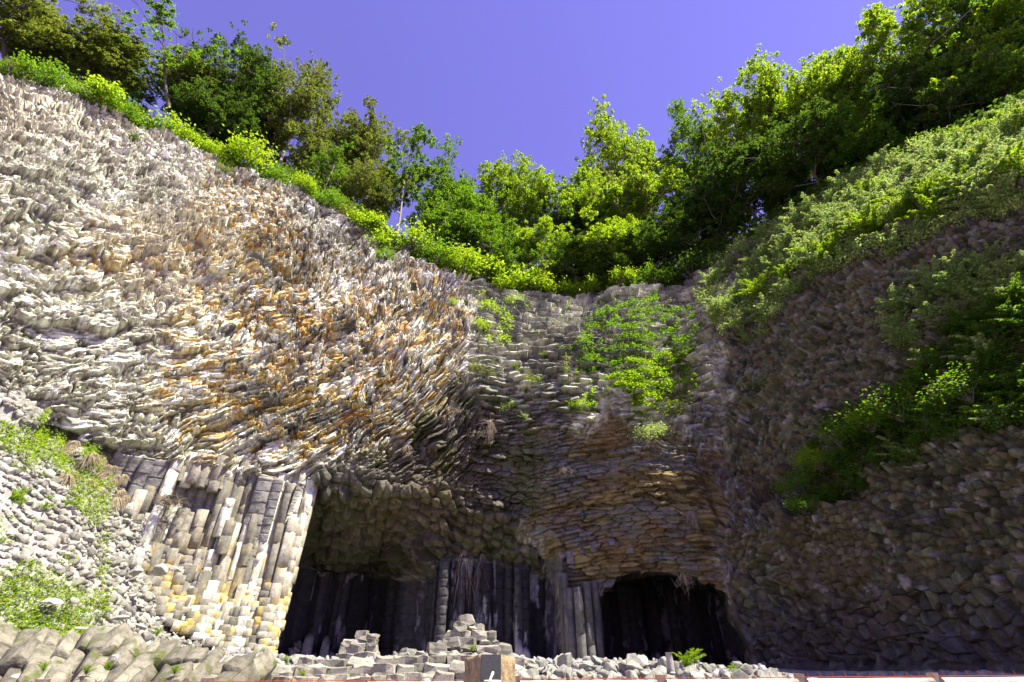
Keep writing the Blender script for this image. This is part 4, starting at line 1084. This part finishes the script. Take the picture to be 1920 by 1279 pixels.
BZ = bank_z(BX, BY)
ids = np.arange(BX.size).reshape(BX.shape)
bc_ = np.zeros((BX.size, 3)) + np.array([0.26, 0.245, 0.21]); bc_ *= (0.6 + 0.8 * fbm(BX * 2, BY * 2, 161, 4)).reshape(-1, 1)
tag(obj('rubble_ground', np_mesh('rubble_ground', np.stack([BX, BY, BZ], -1).reshape(-1, 3), np.stack([ids[:-1, :-1], ids[:-1, 1:], ids[1:, 1:], ids[1:, :-1]], -1).reshape(-1, 4), M['stone'], bc_)), 'rough rubble bank in front of the caves', None, None, 'structure')
def on_bank(px, py):
    dx, dy, dz = ray(px, py)
    for Yv in np.arange(10.5, 24, 0.1):
        x = dx / dy * Yv; z = EYE + dz / dy * Yv
        if bank_z(np.array([x]), np.array([Yv]))[0] >= z: return Vector((x, Yv, z))
    return None

def stone(me, px, py, wpx, hpx, Yv, label, group=None, name='stone', dep=None, rz=None, tilt=0.08):
    """a stone whose outline is centred here, at that distance"""
    P = at_y(px, py, Yv); depth = P.y * CP + (P.z - EYE) * SP
    sx, sz = wpx * depth / F, hpx * depth / F * 1.1
    o = obj(name, me, None, tuple(P)); o.scale = (sx, dep or max(sx, 0.35), sz)
    o.rotation_euler = (random.uniform(-tilt, tilt), random.uniform(-tilt, tilt), random.uniform(-0.2, 0.2) if rz is None else rz)
    tag(o, label, 'stone', group); return o

# dry laid courses between the left buttress and the monument
rn = random.Random(31)
for k, (y0, Yv, x0, x1, hh) in enumerate([(1282, 14.2, 455, 960, 24), (1262, 14.6, 470, 900, 22), (1246, 15.1, 560, 960, 20)]):
    x = x0
    while x < x1:
        wv_ = rn.uniform(22, 52)
        dy_ = float(np.interp(x, [480, 620, 760, 860, 960], [2, 3, -2, -6, 0]))
        stone(rn.choice(BLOCKS), x + wv_ / 2, y0 + dy_ + rn.uniform(-3, 3), wv_ * 1.02, hh * rn.uniform(0.85, 1.15), Yv + rn.uniform(-0.12, 0.12),
              'squared stone in the ' + ['lowest', 'middle', 'top'][k] + ' course of the low dry stone wall before the caves', 'stones of the ' + ['lowest', 'middle', 'top'][k] + ' wall course', 'wall_stone')
        x += wv_ + rn.uniform(-2, 2)
# the small stack
for px, py, w_, h_, lb in [(652, 1243, 40, 24, 'broad stone at the lower left of the small stone stack'), (690, 1241, 44, 26, 'broad stone at the lower right of the small stone stack'), (650, 1222, 24, 22, 'upright stone on the left of the small stone stack'), (673, 1224, 26, 18, 'rounded brown stone in the middle of the small stone stack'),
                           (697, 1222, 22, 18, 'stone with yellow lichen on the right of the small stone stack'), (672, 1208, 24, 14, 'small stone below the top block of the small stack'), (698, 1206, 19, 12, 'flat stone under the right cap of the small stack'), (699, 1195, 19, 9, 'flat right cap stone of the small stone stack'), (680, 1192, 20, 14, 'topmost squared stone of the small stone stack'), (655, 1206, 22, 10, 'flat stone on the left shoulder of the small stone stack')]:
    stone(rn.choice(BLOCKS), px, py, w_, h_, 16.2, lb, tilt=0.04)
# the pyramid
rowsP = [(1168, [(872, 24)]), (1180, [(862, 22), (884, 20), (900, 16)]), (1193, [(850, 26), (874, 24), (900, 24), (918, 18)]), (1206, [(850, 28), (878, 30), (908, 28), (930, 24)]), (1219, [(820, 30), (850, 30), (880, 30), (912, 34), (942, 28)]), (1232, [(800, 34), (832, 34), (866, 34), (900, 36), (934, 34), (962, 30)]), (1246, [(800, 30), (830, 34), (864, 34), (898, 34), (934, 34), (966, 34), (990, 24)])]
for ri, (py, it) in enumerate(rowsP):
    for ci_, (px, w_) in enumerate(it):
        lb = 'rough stone in the ' + ['', 'second', 'third', 'fourth', 'fifth', 'sixth', 'seventh'][ri] + ' course from the top of the stone pyramid'
        if ri == 0: lb = 'flat capstone on the very top of the stone pyramid'
        stone(rn.choice(BLOCKS + ROCKS[:4]), px + rn.uniform(-3, 3), py + rn.uniform(-2, 2), w_ * 1.15, 15 * rn.uniform(0.9, 1.25), 16.4 - ri * 0.09 + rn.uniform(-0.1, 0.1), lb, None if ri == 0 else ['', 'second', 'third', 'fourth', 'fifth', 'sixth', 'seventh'][ri] + ' course of the stone pyramid', tilt=0.15)
# tumbled blocks at the mouth, right of the pyramid and pale broken rock before the right cave
def rubble(n, poly, wr, seed, label, group, pick=ROCKS):
    rn = random.Random(seed); xs = [p[0] for p in poly]; ys = [p[1] for p in poly]; made = 0; tries = 0
    while made < n and tries < n * 40:
        tries += 1; x, y = rn.uniform(min(xs), max(xs)), rn.uniform(min(ys), max(ys)); c = False; j = len(poly) - 1
        for i in range(len(poly)):
            (xi, yi), (xj, yj) = poly[i], poly[j]
            if (yi > y) != (yj > y) and x < (xj - xi) * (y - yi) / (yj - yi) + xi: c = not c
            j = i
        if not c: continue
        P = on_bank(x, y)
        if P is None: continue
        made += 1; s = rn.uniform(*wr) * rn.choice([0.7, 1, 1, 1.25])
        o = obj('rubble_stone', rn.choice(pick), None, tuple(P + Vector((0, 0, s * 0.18)))); o.scale = (s, s * rn.uniform(0.8, 1.2), s * rn.uniform(0.75, 1.1))
        o.rotation_euler = (rn.uniform(-0.7, 0.7), rn.uniform(-0.7, 0.7), rn.uniform(0, 6.28)); tag(o, label, 'rock', group)
rubble(150, [(960, 1243), (1100, 1246), (1200, 1248), (1330, 1254), (1450, 1264), (1470, 1284), (940, 1284)], (0.28, 0.6), 41, 'pale angular rock in the rubble heap before the right cave', 'rocks of the rubble heap before the right cave')
rubble(40, [(480, 1228), (560, 1240), (640, 1246), (640, 1262), (480, 1256)], (0.25, 0.5), 42, 'pale rock lying at the foot of the left cave on top of the low wall', 'rocks on the low wall below the left cave')
rubble(36, [(700, 1240), (800, 1235), (860, 1230), (860, 1246), (710, 1252)], (0.25, 0.5), 43, 'pale rock between the small stone stack and the stone pyramid', 'rocks between stack and pyramid')
for px, py, s, lb in [(1065, 1228, 26, 'dark rock on the left of the heap at the foot of the pillar'), (1042, 1231, 24, 'squarish grey rock left at the foot of the pillar'), (1080, 1226, 20, 'topmost rock of the group leaning at the foot of the pillar'), (1098, 1230, 28, 'flat grey rock right at the foot of the pillar'), (1345, 1222, 30, 'dark rock at the right jamb of the right cave'), (1370, 1212, 34, 'big dark rock leaning on the right jamb of the right cave'), (1400, 1232, 30, 'dark rock beside the right jamb'), (1175, 1206, 22, 'pale rock inside the right cave at its left jamb'), (1430, 1245, 30, 'dark rock at the foot of the right wall')]:
    P, n_, _ = surf(px, py + s * 0.3, 0.0, 1.3); depth = P.y * CP + (P.z - EYE) * SP; w_ = s * depth / F
    o = obj('rock', rn.choice(DARKROCKS), None, tuple(P + Vector((0, -0.1, w_ * 0.2)))); o.scale = (w_, w_, w_ * 0.85); o.rotation_euler = (rn.uniform(-0.4, 0.4), rn.uniform(-0.4, 0.4), rn.uniform(0, 6)); tag(o, lb, 'rock')
# boulders and sloping slabs on the left
for px, py, w_, h_, Yv, lb in [(255, 1072, 30, 24, 19.5, 'pale rounded boulder on top of the yellow lichen blocks'), (236, 1022, 22, 16, 21, 'pale boulder at the upper foot of the buttress'), (303, 1068, 36, 26, 19.6, 'large pale boulder at the middle foot of the buttress'), (330, 1066, 26, 24, 19.8, 'pale boulder right of the large one at the buttress foot'), (137, 1126, 28, 22, 16, 'white rounded boulder on the lower scree'), (272, 1194, 32, 26, 14.6, 'white boulder above the sloping stone slabs'), (105, 1100, 30, 36, 16.5, 'tall grey block on the left scree'), (78, 1092, 36, 20, 17, 'long grey block beside the tall block on the scree'), (110, 1078, 18, 20, 17.5, 'small pale block above the tall block on the scree'), (40, 1105, 26, 18, 16.5, 'dark block at the far left of the scree'), (30, 1272, 50, 26, 11.6, 'pale boulder at the bottom left of the picture'), (150, 1178, 40, 10, 15, 'long pale slab of rock lying on the scree edge'), (95, 1130, 44, 26, 15.5, 'angular block in the middle of the scree'), (225, 1158, 40, 14, 15.5, 'flat pale rock at the lower scree')]:
    stone(rn.choice(ROCKS), px, py, w_, h_, Yv, lb, name='boulder')
C_SLAB = [(0, 1188), (180, 1190), (300, 1222), (480, 1240)]
M['slab'] = rock_material('slab', True, scale=4.5, bump=0.9, bdist=0.08, cont=1.0, tint_random=True, lichen=(0.11, 0.125, 0.04, 2.2, 0.56))
k = 0
for x in np.arange(-70, 500, 30):
    top = float(np.interp(x, [-60, 150, 260, 480], [1192, 1196, 1218, 1240])) + rn.uniform(-10, 8)
    lean = rn.uniform(48, 80)
    A = at_y(x - lean * 0.6, 1305, 11.3 + rn.uniform(-0.2, 0.2)); B = at_y(x + lean * 0.4, top, 12.6 + rn.uniform(-0.3, 0.3)); rs = np.random.RandomState(900 + k)
    d = (B - A); cuts = [0.0, rn.uniform(0.3, 0.45), rn.uniform(0.6, 0.75), 1.0] if k % 3 else [0.0, rn.uniform(0.4, 0.6), 1.0]
    for a_, b_ in zip(cuts[:-1], cuts[1:]):
        mb = MB(); jv = Vector((rn.uniform(-0.05, 0.05), rn.uniform(-0.12, 0.12), rn.uniform(-0.06, 0.06)))
        hex_block(mb, tuple(d * (a_ - 0.5 * (a_ + b_)) * 0.98), tuple(d * (b_ - 0.5 * (a_ + b_)) * 0.97 + Vector((rn.uniform(-0.06, 0.06), 0, 0))), 0.235 * rn.uniform(0.8, 1.25), rn.uniform(0, 1), np.array([0.20, 0.185, 0.135]) * rn.uniform(0.6, 1.5), rs, 0.03, rn.choice([4, 4, 5]), 0.28)
        o = obj('stone_slab', mb.mesh('stone_slab', M['slab']), None, tuple(A + d * 0.5 * (a_ + b_) + jv))
        tag(o, 'weathered basalt column piece in the sloping retaining row at the lower left', 'stone slab', 'sloping column pieces at the lower left')
    k += 1
# loose small stones of the scree and the bank
def small_stones(name, P, sizes, label, seed, tone=(0.25, 0.24, 0.195)):
    rs = np.random.RandomState(seed); mb = MB()
    srcs = []
    for me_ in ROCKS[:6]:
        v = np.zeros(len(me_.vertices) * 3); me_.vertices.foreach_get('co', v); t = np.zeros(len(me_.polygons) * 3, int); me_.polygons.foreach_get('vertices', t); srcs.append((v.reshape(-1, 3), t.reshape(-1, 3)))
    for p, s in zip(P, sizes):
        v, t = srcs[rs.randint(6)]; q = rs.normal(0, 1, 4); q /= np.linalg.norm(q); w_, x, y, z = q
        Rm = np.array([[1 - 2 * (y * y + z * z), 2 * (x * y - z * w_), 2 * (x * z + y * w_)], [2 * (x * y + z * w_), 1 - 2 * (x * x + z * z), 2 * (y * z - x * w_)], [2 * (x * z - y * w_), 2 * (y * z + x * w_), 1 - 2 * (x * x + y * y)]])
        mb.add((v @ Rm.T) * s + p, None, t, np.array(tone) * rs.uniform(0.55, 1.4))
    return tag(obj(name, mb.mesh(name, M['stone'])), label, None, None, 'stuff')
rs = np.random.RandomState(77)
ii = np.argwhere((KK < 1.05) & (PX > -60) & (PX < 560) & (PY > 740)); ii = ii[rs.randint(0, len(ii), 8500)]
big_ = fbm(U_ * 0.25, V_ * 0.25, 163, 3)[ii[:, 0], ii[:, 1]]
sz = (0.06 + 0.24 * np.abs(rs.normal(0, 0.5, len(ii)))) * (0.55 + 1.0 * sstep(0.45, 0.6, big_)); sz = np.minimum(sz, 0.7)
small_stones('scree', PXYZ[ii[:, 0], ii[:, 1]] + np.array([0, 0, 0.05]), sz, 'loose broken stones of the scree at the left', 78)
xx = rs.uniform(-14, 12, 3000); yy = rs.uniform(11.5, 21, 3000)
small_stones('rubble', np.stack([xx, yy, bank_z(xx, yy) + 0.02], -1), 0.06 + 0.2 * np.abs(rs.normal(0, 0.6, 3000)), 'small broken stones covering the bank before the caves', 79, (0.42, 0.405, 0.37))
gm = (KK < 1.05) & (PX < 190) & (PX > -80) & (PY > 800) & (patch > 0.40) & (fbm(U_ * 0.3, V_ * 0.3, 170, 3) > 0.47)
cover('scree_grass', gm, 15000, 0.085, 'leaf_bright', 'bright grass and low weeds growing through the left scree', 430, 0.35)

# ---- timber fence with an orange spiked wire
M['timber'] = rock_material('timber', False, base=(0.50, 0.44, 0.33), scale=9.0, bump=0.3, cont=0.5)
M['orange_wire'] = rock_material('orange_wire', False, base=(0.30, 0.075, 0.02), scale=20.0, bump=0.1, cont=0.4)
A = at_y(0, 1283, 6.6); B = at_y(1920, 1268.5, 7.6); dirv = (B - A)
def fp(px): t = (px - 0) / 1920.0; return A + dirv * t
fence = empty('timber_fence', (0, 7.0, 0)); tag(fence, 'pale timber post and rail fence with an orange spiked wire along its rail', 'fence')
off = Vector((0, -7.0, 0))
def log(mb, p, q, r, C=(1, 1, 1), n=7, sides=10):
    s = np.linspace(0, 1, n)[:, None]; P = np.array(p)[None] * (1 - s) + np.array(q)[None] * s
    rr = np.full(n, r); mb.tube(P, rr * (1 + 0.03 * np.sin(np.arange(n) * 2.1)), sides, C)
    for e, c in ((0, p), (n - 1, q)):
        ring = mb.v[-1][e * sides:(e + 1) * sides] if False else None
    # end caps
    base_i = mb.n - n * sides
    mb.v.append(np.array([p, q], float)); mb.c.append(np.ones((2, 3))); a = mb.n; mb.n += 2
    i0 = base_i + np.arange(sides); i1 = base_i + (n - 1) * sides + np.arange(sides)
    mb.t.append(np.stack([np.full(sides, a), i0, np.roll(i0, -1)], -1)); mb.t.append(np.stack([np.full(sides, a + 1), np.roll(i1, -1), i1], -1))
posts = [1172 + 277.5 * k for k in range(-7, 7)]
for k, x in enumerate(posts):
    p = fp(x) + off; mb = MB(); ztop = p.z + 0.045
    log(mb, (p.x, p.y + 0.03, 0.0), (p.x + 0.01, p.y + 0.03, ztop), 0.065)
    obj('post', mb.mesh('post', M['timber'], False), fence)
    if k + 1 < len(posts):
        q = fp(posts[k + 1]) + off; mb = MB(); e = (q - p).normalized() * 0.06
        dz = Vector((0, 0, -0.055))
        log(mb, p + e + dz + Vector((0, -0.03, 0)), q - e + dz + Vector((0, -0.03, 0)), 0.052)
        obj('rail', mb.mesh('rail', M['timber'], False), fence)
        mb = MB(); log(mb, p + e + Vector((0, 0, -0.5)), q - e + Vector((0, 0, -0.5)), 0.05); obj('rail', mb.mesh('rail', M['timber'], False), fence)
mb = MB(); a_, b_ = fp(-700) + off, fp(2600) + off
mb.tube(np.array([a_ + Vector((0, -0.03, 0.012)), (a_ + b_) / 2 + Vector((0, -0.03, 0.010)), b_ + Vector((0, -0.03, 0.012))]), 0.004, 6); obj('wire', mb.mesh('wire', M['orange_wire']), fence)
for x in np.arange(-250, 2180, 25.6):
    p = fp(x) + off + Vector((0, -0.03, 0.012)); mb = MB(); lean = np.interp(x, [0, 960, 1920], [0.006, 0.0, -0.018])
    mb.tube(np.array([p, p + Vector((lean * 0.5, 0, 0.025)), p + Vector((lean, 0, 0.05))]), np.array([0.0035, 0.0035, 0.002]), 5); obj('spike', mb.mesh('spike', M['orange_wire']), fence)

# ---- the stone monument
M['monument'] = rock_material('monument_stone', False, base=(0.36, 0.27, 0.14), scale=14.0, bump=0.9, bdist=0.03, cont=0.9)
M['black_panel'] = rock_material('black_panel', False, base=(0.06, 0.06, 0.058), scale=40.0, bump=0.05, rough=0.45, cont=0.5)
Pm = at_y(921, 1227, 6.3); zt = Pm.z
mon = empty('stone_monument', (Pm.x, 6.3, 0)); tag(mon, 'hexagonal brown stone pillar with a polished dark front face, behind which the fence passes', 'monument')
ring = np.array([(-0.112, 0), (0.112, 0), (0.262, 0.26), (0.14, 0.52), (-0.16, 0.52), (-0.305, 0.26)])
mb = MB(); lv_ = []; rs = np.random.RandomState(3)
nz = 26
pts = []
for a_, b_ in zip(range(6), [1, 2, 3, 4, 5, 0]):
    for t_ in np.linspace(0, 1, 10)[:-1]: pts.append(ring[a_] * (1 - t_) + ring[b_] * t_)
pts = np.array(pts); np_ = len(pts)
for zi in range(nz):
    z = zt * zi / (nz - 1); topd = -0.028 * np.clip(pts[:, 1] / 0.26, 0, 1) * (zi / (nz - 1)) ** 6
    rough_ = rs.normal(0, 0.006, (np_, 2)); rough_[:10] = 0
    lv_.append(np.concatenate([pts + rough_, (z + topd)[:, None]], 1))
V = np.concatenate(lv_); ids = np.arange(nz * np_).reshape(nz, np_); nx = np.roll(ids, -1, 1)
cen = np.array([[0.0, 0.26, zt - 0.01]]); V = np.concatenate([V, cen])
mb.add(V, np.stack([ids[:-1], nx[:-1], nx[1:], ids[1:]], -1).reshape(-1, 4), np.stack([np.full(np_, nz * np_), ids[-1], nx[-1]], -1))
obj('body', mb.mesh('body', M['monument']), mon)
bm = bmesh.new(); bmesh.ops.create_cube(bm, size=1.0)
for v in bm.verts: v.co = Vector((v.co.x * 0.218, v.co.y * 0.02 - 0.011, (v.co.z + 0.5) * (zt - 0.06) + 0.06))
bmesh.ops.bevel(bm, geom=list(bm.edges), offset=0.003, segments=1, affect='EDGES')
me = bpy.data.meshes.new('front_panel'); bm.to_mesh(me); bm.free(); me.materials.append(M['black_panel']); obj('front_panel', me, mon)
# shallow bowl with a white stick before the monument
Pb = at_y(923, 1276, 5.95); mb = MB(); s = np.linspace(0, 1, 8)
prof = [(0.02, -0.05), (0.07, -0.035), (0.088, 0.0), (0.082, 0.003), (0.05, -0.018), (0.0, -0.022)]
sd = 20; aa = np.arange(sd) * 2 * np.pi / sd
V = np.concatenate([np.stack([r_ * np.cos(aa), r_ * np.sin(aa), np.full(sd, z_)], 1) for r_, z_ in prof]); ids = np.arange(len(prof) * sd).reshape(-1, sd); nx = np.roll(ids, -1, 1)
mb.add(V, np.stack([ids[:-1], nx[:-1], nx[1:], ids[1:]], -1).reshape(-1, 4))
mb.tube(np.array([(0, 0, -0.9 * 1.2), (0, 0, -0.5), (0, 0, -0.045)]), 0.02, 8)
M['bowl'] = rock_material('bowl', False, base=(0.62, 0.62, 0.38), scale=12, bump=0.05, cont=0.3, rough=0.5)
M['white'] = rock_material('white_stick', False, base=(0.8, 0.8, 0.78), scale=12, bump=0.05, cont=0.2, rough=0.5)
bowl = empty('bowl', tuple(Pb)); tag(bowl, 'small pale yellowish bowl with a white stick in front of the dark monument face', 'bowl')
obj('dish', mb.mesh('dish', M['bowl'], True), bowl)
mb = MB(); mb.tube(np.array([(-0.03, -0.02, -0.02), (-0.012, -0.02, 0.03), (0.005, -0.02, 0.062), (0.012, -0.02, 0.075)]), np.array([0.012, 0.012, 0.014, 0.008]), 8); obj('stick', mb.mesh('stick', M['white'], True), bowl)
# grey wooden stake in the rubble, and a curled pale root on the slabs
Ps = at_y(1262, 1272, 15.0); mb = MB(); log(mb, (0, 0, -0.3), (-0.02, 0, 0.56), 0.085, n=6)
M['grey_wood'] = rock_material('grey_wood', False, base=(0.34, 0.32, 0.28), scale=8.0, bump=0.4, cont=0.6)
tag(obj('stake', mb.mesh('stake', M['grey_wood']), None, tuple(Ps)), 'weathered grey wooden stake standing in the rubble before the right cave', 'stake')
Pr = at_y(214, 1245, 11.0); mb = MB(); mb.tube(np.array([(0, 0, 0), (0.05, -0.05, 0.08), (0.045, -0.06, 0.11), (0.0, -0.05, 0.125), (-0.05, -0.04, 0.115)]) * 1.1, 0.012, 6)
tag(obj('dry_root', mb.mesh('dry_root', M['white'], True), None, tuple(Pr)), 'curled pale root on the sloping slabs at the lower left', 'root')
# small weeds in the stonework
rn = random.Random(88)
for px, py, Yv, s, lb in [(490, 1232, 16, 0.35, 'clump of bright grass at the corner of the sunlit buttress'), (535, 1236, 15.5, 0.22, 'small weed on the rocks below the left cave'), (715, 1238, 15.8, 0.2, 'small weed right of the small stone stack'), (885, 1214, 15.6, 0.2, 'weed growing on the stone pyramid'), (838, 1198, 16.2, 0.16, 'tiny bright weed at the left shoulder of the pyramid'), (1288, 1252, 15, 0.5, 'bright weed beside the grey wooden stake'), (1302, 1240, 15.2, 0.45, 'tall thin weed behind the stake'), (1378, 1258, 15, 0.3, 'weed at the right end of the pale rubble'), (80, 1252, 11.2, 0.2, 'weed between the sloping slabs, the leftmost one'), (160, 1258, 11.2, 0.2, 'weed in a dark joint of the sloping slabs'), (200, 1250, 11.1, 0.2, 'weed beside the curled pale root'), (326, 1258, 11.3, 0.2, 'weed in the right part of the sloping slabs'), (568, 1262, 14.2, 0.2, 'weed in the low dry stone wall'), (293, 1186, 15, 0.25, 'grass tuft above the white boulder on the slabs')]:
    o = obj('weed', PLUME[4 + rn.randint(0, 1)], None, tuple(at_y(px, py + 8, Yv))); o.scale = (s, s, s); o.rotation_euler = (0, 0, rn.uniform(0, 6)); tag(o, lb, 'weed')
